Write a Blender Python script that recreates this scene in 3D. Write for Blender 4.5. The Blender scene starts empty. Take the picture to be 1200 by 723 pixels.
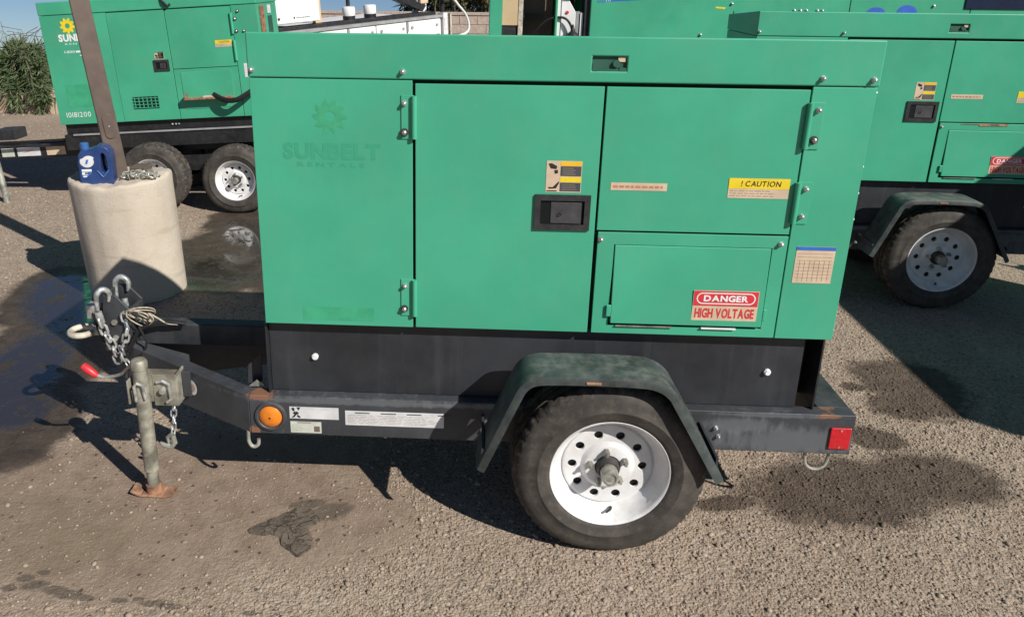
import bpy, bmesh, math, random
import numpy as np
from mathutils import Vector, Matrix, Euler
random.seed(7); rng = np.random.default_rng(11)
scene = bpy.context.scene
COL = scene.collection
PI = math.pi

# ------------------------------------------------------------------ camera
cam_d = bpy.data.cameras.new('camera'); cam = bpy.data.objects.new('camera', cam_d); COL.objects.link(cam)
scene.camera = cam
F, PITCH, ROLL, YAW = 921.39, 0.32142, 0.01006, 0.047763
cam_d.sensor_fit = 'HORIZONTAL'; cam_d.sensor_width = 36; cam_d.lens = F/1200*36
cam_d.shift_x = 80/1200; cam_d.shift_y = -80/1200
cam_d.clip_start = .05; cam_d.clip_end = 3000
fwd = Vector((-math.sin(YAW)*math.cos(PITCH), math.cos(YAW)*math.cos(PITCH), -math.sin(PITCH)))
rt = Vector((math.cos(YAW), math.sin(YAW), 0)); up = rt.cross(fwd)
r2 = math.cos(ROLL)*rt + math.sin(ROLL)*up; u2 = -math.sin(ROLL)*rt + math.cos(ROLL)*up
m = Matrix((r2, u2, -fwd)).transposed().to_4x4(); m.translation = Vector((.7705, -2.5878, 1.9822))
cam.matrix_world = m

# ------------------------------------------------------------------ light
SUN_TO = Vector((.993, -.861, 1.0)).normalized()          # towards the sun
EL = math.asin(SUN_TO.z); AZ = math.atan2(SUN_TO.x, SUN_TO.y)
w = bpy.data.worlds.new('World'); scene.world = w; w.use_nodes = True
nt = w.node_tree; nt.nodes.clear()
o_ = nt.nodes.new('ShaderNodeOutputWorld'); bg = nt.nodes.new('ShaderNodeBackground'); sk = nt.nodes.new('ShaderNodeTexSky')
sk.sky_type = 'NISHITA'; sk.sun_disc = False; sk.sun_elevation = EL; sk.sun_rotation = AZ
sk.altitude = 300; sk.air_density = .62; sk.dust_density = .15; sk.ozone_density = 4.0
tc = nt.nodes.new('ShaderNodeTexCoord'); mp = nt.nodes.new('ShaderNodeMapping')
mp.inputs['Rotation'].default_value = (math.radians(5.5), 0, 0)   # the yard lies on a slope, the true horizon sits lower than its plane
nt.links.new(tc.outputs['Generated'], mp.inputs['Vector']); nt.links.new(mp.outputs['Vector'], sk.inputs['Vector'])
bg.inputs['Strength'].default_value = .056
nt.links.new(sk.outputs[0], bg.inputs[0]); nt.links.new(bg.outputs[0], o_.inputs[0])
sd = bpy.data.lights.new('sun', 'SUN'); sd.energy = 5.0; sd.angle = math.radians(.5); sd.color = (1, .955, .89)
so = bpy.data.objects.new('sun', sd); COL.objects.link(so); so.rotation_euler = SUN_TO.to_track_quat('Z', 'Y').to_euler(); so.location = (6, -6, 8)
scene.view_settings.view_transform = 'Standard'; scene.view_settings.look = 'None'
scene.view_settings.exposure = .17; scene.view_settings.gamma = 1

# ------------------------------------------------------------------ materials
class NB:
    def __init__(s, name):
        s.m = bpy.data.materials.new(name); s.m.use_nodes = True
        s.t = s.m.node_tree; s.p = s.t.nodes['Principled BSDF']; s.out = s.t.nodes['Material Output']
    def n(s, typ, **k):
        x = s.t.nodes.new(typ)
        for a, b in k.items(): setattr(x, a, b)
        return x
    def l(s, a, b): s.t.links.new(a, b)
    def val(s, sock, v):
        if hasattr(v, 'is_linked') or hasattr(v, 'links'): s.l(v, sock)
        else: sock.default_value = v
    def math(s, op, a, b=0.0, c=None, clamp=False):
        x = s.n('ShaderNodeMath', operation=op, use_clamp=clamp)
        s.val(x.inputs[0], a); s.val(x.inputs[1], b)
        if c is not None: s.val(x.inputs[2], c)
        return x.outputs[0]
    def mix(s, fac, a, b, blend='MIX'):
        x = s.n('ShaderNodeMix', data_type='RGBA', blend_type=blend)
        s.val(x.inputs[0], fac)
        for i, v in ((6, a), (7, b)):
            if isinstance(v, tuple): x.inputs[i].default_value = (*v, 1) if len(v) == 3 else v
            else: s.l(v, x.inputs[i])
        return x.outputs[2]
    def ramp(s, f, a, b):
        x = s.n('ShaderNodeMapRange', interpolation_type='SMOOTHSTEP'); s.l(f, x.inputs[0])
        x.inputs[1].default_value = a; x.inputs[2].default_value = b
        return x.outputs[0]
    def coord(s, rand=True):
        tc = s.n('ShaderNodeTexCoord')
        if not rand: return tc.outputs['Object']
        oi = s.n('ShaderNodeObjectInfo'); v = s.n('ShaderNodeVectorMath', operation='ADD')
        mm = s.math('MULTIPLY', oi.outputs['Random'], 23.0)
        s.l(tc.outputs['Object'], v.inputs[0]); s.l(mm, v.inputs[1]); return v.outputs[0]
    def scale(s, vec, sx, sy, sz):
        x = s.n('ShaderNodeMapping'); s.l(vec, x.inputs[0]); x.inputs['Scale'].default_value = (sx, sy, sz); return x.outputs[0]
    def noise(s, vec, sc, det=4, rough=.55):
        x = s.n('ShaderNodeTexNoise'); s.l(vec, x.inputs['Vector']); x.inputs['Scale'].default_value = sc
        x.inputs['Detail'].default_value = det; x.inputs['Roughness'].default_value = rough; return x.outputs[0]
    def bump(s, h, strength, dist=.01, nrm=None):
        x = s.n('ShaderNodeBump'); x.inputs['Strength'].default_value = strength; x.inputs['Distance'].default_value = dist
        s.l(h, x.inputs['Height'])
        if nrm is not None: s.l(nrm, x.inputs['Normal'])
        return x.outputs[0]

def mat(name, col, rough=.5, metal=0.0, var=.12, vsc=6, bump=.0, bsc=80, dust=0.0, dustcol=(.34, .28, .22), spec=.5, rust=0.0, rvar=.12, streak=0.0, coat=0.0):
    b = NB(name); v = b.coord()
    n1 = b.noise(v, vsc, 5)
    dk = tuple(c*(1-var*1.6) for c in col); lt = tuple(min(1, c*(1+var*1.3)) for c in col)
    c = b.mix(b.ramp(n1, .3, .7), dk, lt)
    if streak:
        n2 = b.noise(b.scale(v, 22, 22, 1.1), 1.0, 4)
        c = b.mix(b.math('MULTIPLY', b.ramp(n2, .52, .74), streak), c, tuple(min(1, x*.75+.05) for x in col))
    if dust:
        n3 = b.noise(v, vsc*2.7, 7, .65); geo = b.n('ShaderNodeNewGeometry'); sep = b.n('ShaderNodeSeparateXYZ'); b.l(geo.outputs['Normal'], sep.inputs[0])
        upf = b.math('MULTIPLY_ADD', b.math('MAXIMUM', sep.outputs[2], 0.0), .9, .55)
        c = b.mix(b.math('MULTIPLY', b.math('MULTIPLY', b.ramp(n3, .38, .75), dust), upf, clamp=True), c, dustcol)
    if rust:
        n4 = b.noise(v, vsc*3.1, 8, .7)
        c = b.mix(b.ramp(n4, .72-rust*.3, .80-rust*.3), c, (.16, .065, .03))
    b.l(c, b.p.inputs['Base Color'])
    b.l(b.math('MULTIPLY_ADD', b.noise(v, vsc*4, 4), rvar*2, rough-rvar, clamp=True), b.p.inputs['Roughness'])
    b.p.inputs['Metallic'].default_value = metal; b.p.inputs['Specular IOR Level'].default_value = spec
    if coat: b.p.inputs['Coat Weight'].default_value = coat; b.p.inputs['Coat Roughness'].default_value = .25
    if bump: b.l(b.bump(b.noise(v, bsc, 5, .6), bump, .004), b.p.inputs['Normal'])
    return b.m

GREEN = (.055, .375, .226)
M = {}
M['green'] = mat('green_paint', GREEN, .38, 0, .05, 2.2, .35, 5, dust=.09, streak=.16, spec=.45)
M['green_cap'] = mat('green_cap_paint', tuple(c*.96 for c in GREEN), .38, 0, .05, 2.2, .35, 5, dust=.12, streak=.08, spec=.4)
M['green_far'] = mat('green_paint_sunned', (.054, .37, .215), .42, 0, .07, 2, .3, 5, dust=.12, streak=.16, spec=.4)
M['ghost'] = mat('green_under_removed_print', (.045, .328, .189), .45, 0, .02, 30, spec=.4)
M['ghost2'] = mat('green_under_removed_sun', (.053, .345, .178), .45, 0, .06, 30, spec=.4)
M['ghost3'] = mat('green_under_removed_label', (.050, .358, .190), .45, 0, .08, 14, spec=.4)
M['gapblack'] = mat('gap_black', (.006, .009, .008), .8, spec=.2)  # black for openings and seams, and for painted shade in the door gaps
M['darkgreen'] = mat('dark_green_metal', (.02, .09, .06), .6)
M['frame'] = mat('grey_chassis_paint', (.036, .040, .047), .5, 0, .25, 5, .12, 60, dust=.22, dustcol=(.15, .14, .13), streak=.25)
M['tank'] = mat('dark_grey_tank_paint', (.024, .027, .033), .48, 0, .2, 3, .06, 30, dust=.14, dustcol=(.13, .12, .115), streak=.3)
M['fender'] = mat('grey_green_fender_paint', (.040, .053, .052), .5, 0, .3, 6, .12, 60, dust=.42, dustcol=(.2, .19, .17))
M['blackmetal'] = mat('black_metal', (.012, .013, .015), .5, 0, .2, 8, dust=.1)
M['plastic'] = mat('black_plastic', (.022, .023, .027), .45, 0, .15, 12, .1, 200, dust=.12)
M['plastic2'] = mat('grey_black_plastic', (.05, .05, .056), .5, 0, .15, 12, .1, 200, dust=.12)
M['white'] = mat('white_rim_paint', (.72, .72, .715), .42, 0, .07, 8, .05, 50, dust=.30, dustcol=(.35, .28, .22))
M['whitebody'] = mat('white_truck_paint', (.78, .78, .77), .4, 0, .04, 3, dust=.05)
M['galv'] = mat('galvanised_steel', (.40, .40, .35), .5, .5, .3, 16, .1, 60, dust=.4, dustcol=(.26, .22, .16))
M['zinc'] = mat('zinc_bolt', (.62, .62, .62), .35, .8, .2, 40)
M['washer'] = mat('dark_washer', (.05, .045, .045), .6, .2)
M['oldgalv'] = mat('dirty_galvanised_steel', (.30, .29, .235), .6, .3, .35, 14, .25, 50, dust=.75, dustcol=(.24, .19, .13))
M['steel'] = mat('shiny_zinc_chain', (.56, .57, .56), .34, .6, .3, 30, dust=.2)
M['rusty'] = mat('rusted_steel', (.30, .15, .085), .85, 0, .35, 30, .3, 90, dust=.3)
M['cream'] = mat('chipped_cream_paint', (.54, .49, .39), .65, 0, .2, 20, .15, 80, rust=.55, dust=.3)
M['red'] = mat('red_plastic', (.62, .03, .04), .4, 0, .1, 20)
M['redprint'] = mat('red_print', (.62, .035, .045), .5, 0, .06, 20)
M['redfaded'] = mat('faded_red_print', (.70, .22, .20), .55, 0, .12, 20)
M['amberlens'] = mat('amber_lens', (.78, .22, .015), .25, 0, .08, 30, coat=.5)
M['redlens'] = mat('red_reflector_lens', (.55, .012, .02), .22, 0, .08, 60, coat=.5)
M['beige'] = mat('sun_faded_label', (.62, .47, .33), .55, 0, .08, 15)
M['offwhite'] = mat('white_label', (.66, .66, .66), .5, 0, .08, 15, dust=.12)
M['palegreen'] = mat('pale_label', (.55, .58, .50), .5, 0, .08, 15, dust=.12)
M['tan'] = mat('tan_panel', (.60, .45, .26), .6, 0, .06, 4)
M['yellow'] = mat('yellow_print', (.80, .60, .02), .5, 0, .05, 15)
M['amberp'] = mat('amber_print', (.80, .46, .02), .5, 0, .05, 15)
M['inkblack'] = mat('black_print', (.02, .02, .02), .6)
M['inkgrey'] = mat('grey_print', (.06, .065, .075), .6)
M['inkfaint'] = mat('faint_print', (.36, .27, .20), .6)
M['inkfaintred'] = mat('faint_red_print', (.52, .20, .13), .6)
M['inkwhite'] = mat('white_print', (.78, .79, .78), .5, 0, .04, 20)
M['blueprint'] = mat('blue_print', (.03, .14, .50), .5, 0, .06, 20)
M['bluegraphic'] = mat('blue_graphic', (.035, .12, .52), .5, 0, .06, 8)
M['navy'] = mat('dark_glass', (.008, .016, .045), .12, 0, .1, 8)
M['jug'] = mat('blue_plastic_jug', (.014, .046, .165), .36, 0, .1, 10, .04, 40, dust=.08, coat=.2)
M['jugcap'] = mat('light_blue_cap', (.04, .13, .36), .4, 0, .08, 20)
M['post'] = mat('brown_post_paint', (.105, .076, .060), .55, 0, .12, 5, .06, 40, dust=.18, dustcol=(.3, .22, .16))
M['hose'] = mat('black_hose', (.012, .012, .013), .5)
M['twine'] = mat('tan_cord', (.44, .38, .28), .75, 0, .2, 60)
M['brownbay'] = mat('brown_board', (.15, .11, .085), .8, 0, .15, 5, .2, 20, streak=.3)
M['grey'] = mat('grey_machine_paint', (.30, .30, .30), .5, 0, .1, 8)

def m_rubber():
    b = NB('tyre_rubber'); v = b.coord(False)
    n1 = b.noise(v, 9, 5); n2 = b.noise(v, 40, 5, .7)
    c = b.mix(b.ramp(n1, .35, .7), (.040, .036, .032), (.074, .066, .057))
    c = b.mix(b.math('MULTIPLY', b.ramp(n2, .45, .75), .55), c, (.13, .105, .082))
    b.l(c, b.p.inputs['Base Color']); b.p.inputs['Roughness'].default_value = .72; b.p.inputs['Specular IOR Level'].default_value = .35
    b.l(b.bump(n2, .25, .004), b.p.inputs['Normal']); return b.m
M['rubber'] = m_rubber()

def m_tread():
    b = NB('tyre_tread'); v = b.coord(False); n2 = b.noise(v, 30, 6, .7)
    c = b.mix(b.ramp(n2, .4, .7), (.028, .026, .024), (.13, .105, .082))
    b.l(c, b.p.inputs['Base Color']); b.p.inputs['Roughness'].default_value = .85
    b.l(b.bump(n2, .35, .005), b.p.inputs['Normal']); return b.m
M['tread'] = m_tread()

def m_frame_rust(name, base, spots, scuffs):
    """chassis paint with rust and scuffs at fixed places of the part"""
    b = NB(name); v = b.coord(False)
    n1 = b.noise(v, 5, 5); n2 = b.noise(v, 38, 7, .7); n3 = b.noise(b.scale(v, 1, 1, .35), 26, 7, .7)
    c = b.mix(b.ramp(n1, .3, .7), tuple(x*.75 for x in base), tuple(x*1.25 for x in base))
    c = b.mix(b.math('MULTIPLY', b.ramp(n2, .52, .75), .22), c, (.17, .16, .15))
    def blob(cx, cz, rx, rz, noi, edge=.5):
        s = b.n('ShaderNodeSeparateXYZ'); b.l(v, s.inputs[0])
        dx = b.math('DIVIDE', b.math('SUBTRACT', s.outputs[0], cx), rx); dz = b.math('DIVIDE', b.math('SUBTRACT', s.outputs[2], cz), rz)
        d = b.math('SQRT', b.math('ADD', b.math('MULTIPLY', dx, dx), b.math('MULTIPLY', dz, dz)))
        d = b.math('ADD', d, b.math('MULTIPLY', b.math('SUBTRACT', noi, .5), 2.6))
        return b.ramp(d, 1+edge*.4, 1-edge*.4)
    for s in scuffs: c = b.mix(b.math('MULTIPLY', blob(*s, n3, 1.0), .55), c, (.15, .16, .17))
    for s in spots: c = b.mix(b.math('MULTIPLY', blob(*s, n2), .85), c, (.25, .12, .065))
    b.l(c, b.p.inputs['Base Color']); b.l(b.math('MULTIPLY_ADD', n2, .3, .36), b.p.inputs['Roughness'])
    b.l(b.bump(n2, .12, .003), b.p.inputs['Normal']); return b.m
M['rail'] = m_frame_rust('scuffed_chassis_paint', (.046, .050, .057), [(-.04, .478, .05, .012), (2.06, .478, .045, .008), (-.07, .335, .02, .02)],
                         [(1.95, .37, .25, .055), (1.75, .43, .12, .03), (.35, .47, .5, .012), (1.85, .475, .2, .008), (.9, .47, .3, .01)])

def m_concrete():
    b = NB('weathered_concrete'); v = b.coord(False)
    n1 = b.noise(v, 3, 6); n2 = b.noise(v, 26, 8, .7); n3 = b.noise(v, 120, 3)
    c = b.mix(b.ramp(n1, .3, .7), (.475, .405, .325), (.545, .48, .395))
    c = b.mix(b.math('MULTIPLY', b.ramp(n2, .5, .8), .5), c, (.36, .29, .22))
    c = b.mix(b.ramp(n3, .66, .72), c, (.27, .22, .17))
    n4 = b.noise(b.scale(v, 1, 1, 9), 2.2, 5)
    c = b.mix(b.math('MULTIPLY', b.ramp(n4, .56, .66), .35), c, (.34, .27, .2))
    n5 = b.noise(v, 1.7, 3); c = b.mix(b.math('MULTIPLY', b.ramp(n5, .55, .7), .35), c, (.56, .45, .33))
    b.l(c, b.p.inputs['Base Color']); b.p.inputs['Roughness'].default_value = .9
    h = b.math('ADD', n2, b.math('MULTIPLY', n3, .5)); b.l(b.bump(h, .35, .008), b.p.inputs['Normal']); return b.m
M['concrete'] = m_concrete()

def m_stone(name, a, c2, sc=6):
    b = NB(name); v = b.coord(); n1 = b.noise(v, sc, 7, .65)
    b.l(b.mix(b.ramp(n1, .3, .7), a, c2), b.p.inputs['Base Color']); b.p.inputs['Roughness'].default_value = .9
    b.l(b.bump(n1, .6, .03), b.p.inputs['Normal']); return b.m
M['stone'] = m_stone('tan_rock', (.36, .27, .19), (.55, .43, .32))
M['block'] = m_stone('tan_block', (.36, .29, .24), (.45, .37, .31), 14)

def m_leaf(name, a, c2):
    b = NB(name); g = b.n('ShaderNodeNewGeometry')
    b.l(b.mix(g.outputs['Random Per Island'], a, c2), b.p.inputs['Base Color']); b.p.inputs['Roughness'].default_value = .6
    b.p.inputs['Specular IOR Level'].default_value = .25
    return b.m
M['leaf'] = m_leaf('grey_green_leaf', (.045, .075, .030), (.14, .18, .085))
M['twig'] = mat('dry_twig', (.16, .13, .10), .9)
M['palm'] = m_leaf('dry_palm_leaf', (.05, .065, .03), (.16, .15, .07))
M['palmtrunk'] = mat('palm_trunk_bark', (.17, .12, .08), .95, 0, .3, 6, .6, 20)


# wet or stained places of the yard: cx, cy, rx, ry, turn
WET = [(-1.86, 1.95, .42, .62, .5), (-1.62, 1.15, .42, .62, .2), (-1.42, .50, .34, .46, .3), (-2.05, 2.3, .30, .26, 0), (-1.15, 2.9, .46, .62, .2), (-1.05, 2.42, .42, .30, 0), (-1.22, 3.65, .32, .50, .45), (-.4, 2.5, .5, .45, 0)]
WATER = [(-1.86, 1.9, .22, .50, .55), (-1.62, 1.05, .20, .46, .25), (-2.02, 2.22, .2, .16, 0), (-1.40, .62, .14, .16, 0), (-1.04, 2.55, .30, .34, -.3), (-1.12, 3.4, .16, .40, .5)]
DAMP = [(2.30, .23, .44, .22, .12), (2.72, .36, .30, .19, .1), (3.02, 1.16, .27, .30, .2), (2.86, .95, .17, .13, 0), (2.60, .64, .13, .10, 0), (1.78, .12, .14, .05, .2), (2.72, 1.13, .07, .05, 0)]
FINE = [(-.25, .12, .6, .38, 0), (.12, -.08, .45, .27, 0), (-.55, -.22, .55, .34, 0), (-.9, .1, .4, .3, 0)]
OLIVE = [(-.75, -.28, .28, .16, .2), (-.95, -.15, .3, .16, 0)]
DRIP = [(.21, -.03, .09, .05, .4), (.12, .01, .08, .03, .3), (-.72, -.48, .05, .022, .2), (-.64, -.497, .05, .02, -.1), (-.58, -.515, .06, .022, -.1), (-.52, -.525, .03, .014, 0), (-.77, -.45, .03, .018, 0), (-.80, -.50, .03, .015, 0), (-.40, -.53, .03, .012, 0),
        (-.28, -.535, .05, .016, .1), (-.22, -.545, .05, .014, 0), (-.34, -.52, .02, .01, 0), (-.72, -.42, .025, .012, 0), (.05, -.56, .03, .01, 0)]
def blob_mask(b, X, Y, lst, amp, soft, wn):
    """1 inside the listed ellipses of the yard, with a ragged edge"""
    acc = None
    for cx, cy, rx, ry, a in lst:
        dx = b.math('SUBTRACT', X, cx); dy = b.math('SUBTRACT', Y, cy); ca, sa = math.cos(a), math.sin(a)
        u = b.math('DIVIDE', b.math('ADD', b.math('MULTIPLY', dx, ca), b.math('MULTIPLY', dy, sa)), rx)
        v = b.math('DIVIDE', b.math('SUBTRACT', b.math('MULTIPLY', dy, ca), b.math('MULTIPLY', dx, sa)), ry)
        d = b.math('SQRT', b.math('ADD', b.math('MULTIPLY', u, u), b.math('MULTIPLY', v, v)))
        acc = d if acc is None else b.math('MINIMUM', acc, d)
    return b.ramp(b.math('ADD', acc, b.math('MULTIPLY', b.math('SUBTRACT', wn, .5), amp)), 1+soft, 1-soft)
def m_ground():
    b = NB('gravel_yard'); geo = b.n('ShaderNodeNewGeometry'); P = geo.outputs['Position']
    sep = b.n('ShaderNodeSeparateXYZ'); b.l(P, sep.inputs[0]); X, Y = sep.outputs[0], sep.outputs[1]
    big = b.noise(P, 1.1, 6, .6); mid = b.noise(P, 9, 6, .65); fine = b.noise(P, 90, 4, .7)
    warp = b.noise(P, 5, 5, .65); warp2 = b.noise(P, 22, 5, .65)
    mask = lambda lst, amp, soft, wn=None: blob_mask(b, X, Y, lst, amp, soft, warp if wn is None else wn)
    vor = b.n('ShaderNodeTexVoronoi'); vor.inputs['Scale'].default_value = 95; b.l(P, vor.inputs['Vector'])
    vor2 = b.n('ShaderNodeTexVoronoi'); vor2.inputs['Scale'].default_value = 38; b.l(P, vor2.inputs['Vector'])
    c = b.mix(b.ramp(big, .3, .7), (.300, .226, .162), (.370, .290, .215))
    c = b.mix(b.math('MULTIPLY', b.ramp(mid, .42, .72), .5), c, (.235, .185, .148))
    sp = b.n('ShaderNodeSeparateColor'); b.l(vor.outputs['Color'], sp.inputs[0])
    vor3 = b.n('ShaderNodeTexVoronoi'); vor3.inputs['Scale'].default_value = 24; b.l(P, vor3.inputs['Vector'])
    sp3 = b.n('ShaderNodeSeparateColor'); b.l(vor3.outputs['Color'], sp3.inputs[0])
    pit = b.math('MULTIPLY', b.ramp(b.math('ADD', vor3.outputs['Distance'], b.math('MULTIPLY', b.math('SUBTRACT', fine, .5), .35)), .20, .12), b.ramp(sp3.outputs[0], .62, .72))
    finem = mask(FINE, .9, .5)
    grav = b.math('SUBTRACT', 1.0, b.math('MULTIPLY', finem, .75))
    c = b.mix(b.math('MULTIPLY', b.ramp(sp.outputs[0], .72, .95), b.math('MULTIPLY', grav, .6)), c, (.46, .39, .33))
    c = b.mix(b.math('MULTIPLY', b.ramp(sp.outputs[1], .78, .95), b.math('MULTIPLY', grav, .75)), c, (.12, .095, .078))
    c = b.mix(b.math('MULTIPLY', finem, .82), c, b.mix(b.ramp(mid, .35, .65), (.175, .122, .086), (.262, .194, .143)))
    c = b.mix(b.math('MULTIPLY', b.ramp(fine, .56, .68), .35), c, (.42, .34, .27)); c = b.mix(b.math('MULTIPLY', b.ramp(fine, .44, .34), .3), c, (.14, .105, .08))
    c = b.mix(b.math('MULTIPLY', pit, .85), c, (.055, .040, .030))
    c = b.mix(b.math('MULTIPLY', mask(OLIVE, .8, .5), .5), c, (.19, .15, .095))
    damp = mask(DAMP, 1.7, .22, b.math('MULTIPLY_ADD', warp2, .35, b.math('MULTIPLY', b.noise(P, 3.2, 6, .7), .65)))
    c = b.mix(b.math('MULTIPLY', damp, .95), c, b.mix(b.ramp(mid, .35, .65), (.060, .041, .028), (.105, .075, .053)))
    c = b.mix(b.math('MULTIPLY', mask(DRIP, 1.0, .25, warp2), .7), c, (.075, .06, .045))
    wet = mask(WET, .6, .14); wat = b.math('MULTIPLY', mask(WATER, 1.3, .3, b.math('MULTIPLY_ADD', warp2, .6, b.math('MULTIPLY', warp, .4))), b.ramp(b.noise(P, 9, 6, .65), .36, .48))
    c = b.mix(b.math('MULTIPLY', wet, .95), c, b.mix(b.ramp(mid, .35, .65), (.036, .027, .020), (.070, .052, .038)))
    c = b.mix(b.math('MULTIPLY', wat, .8), c, (.030, .026, .020))
    b.l(c, b.p.inputs['Base Color'])
    r = b.math('SUBTRACT', .92, b.math('MULTIPLY', wet, .42)); r = b.math('SUBTRACT', r, b.math('MULTIPLY', wat, .46), clamp=True)
    b.l(wat, b.p.inputs['Coat Weight']); b.p.inputs['Coat IOR'].default_value = 1.9; b.p.inputs['Coat Roughness'].default_value = .06
    b.l(r, b.p.inputs['Roughness']); b.l(b.math('MULTIPLY_ADD', wat, .5, .5), b.p.inputs['Specular IOR Level'])
    dry = b.math('SUBTRACT', 1.0, b.math('MAXIMUM', wat, b.math('MULTIPLY', wet, .5)))
    h = b.math('ADD', b.math('MULTIPLY', vor.outputs['Distance'], b.math('MULTIPLY', grav, -.9)), b.math('MULTIPLY', fine, .5))
    h = b.math('ADD', h, b.math('MULTIPLY', vor2.outputs['Distance'], b.math('MULTIPLY', grav, -.9)))
    h = b.math('ADD', h, b.math('MULTIPLY', mid, 1.2)); h = b.math('SUBTRACT', h, b.math('MULTIPLY', pit, .9)); h = b.math('ADD', h, b.math('MULTIPLY', warp2, .8)); h = b.math('MULTIPLY', h, b.math('MAXIMUM', dry, .04))
    b.l(b.bump(h, .6, .009), b.p.inputs['Normal']); return b.m
M['ground'] = m_ground()
def m_gravel():
    b = NB('gravel_stone'); g = b.n('ShaderNodeNewGeometry'); r = b.n('ShaderNodeValToRGB'); b.l(g.outputs['Random Per Island'], r.inputs[0])
    e = r.color_ramp.elements; e[0].position = 0; e[0].color = (.19, .143, .105, 1); e[1].position = 1; e[1].color = (.40, .322, .245, 1)
    for p, c in ((.2, (.265, .203, .150, 1)), (.6, (.32, .250, .187, 1)), (.9, (.365, .290, .220, 1))):
        x = e.new(p); x.color = c
    P = g.outputs['Position']; sep = b.n('ShaderNodeSeparateXYZ'); b.l(P, sep.inputs[0]); X, Y = sep.outputs[0], sep.outputs[1]
    warp = b.noise(P, 5, 5, .65); warp2 = b.noise(P, 22, 5, .65)
    c = b.mix(b.math('MULTIPLY', blob_mask(b, X, Y, DAMP, 1.7, .22, b.math('MULTIPLY_ADD', warp2, .35, b.math('MULTIPLY', b.noise(P, 3.2, 6, .7), .65))), .80), r.outputs[0], (.055, .036, .024))
    c = b.mix(b.math('MULTIPLY', blob_mask(b, X, Y, WET, .6, .14, warp), .75), c, (.045, .034, .025))
    b.l(c, b.p.inputs['Base Color']); b.p.inputs['Roughness'].default_value = .85; return b.m
M['gravel'] = m_gravel()

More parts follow.
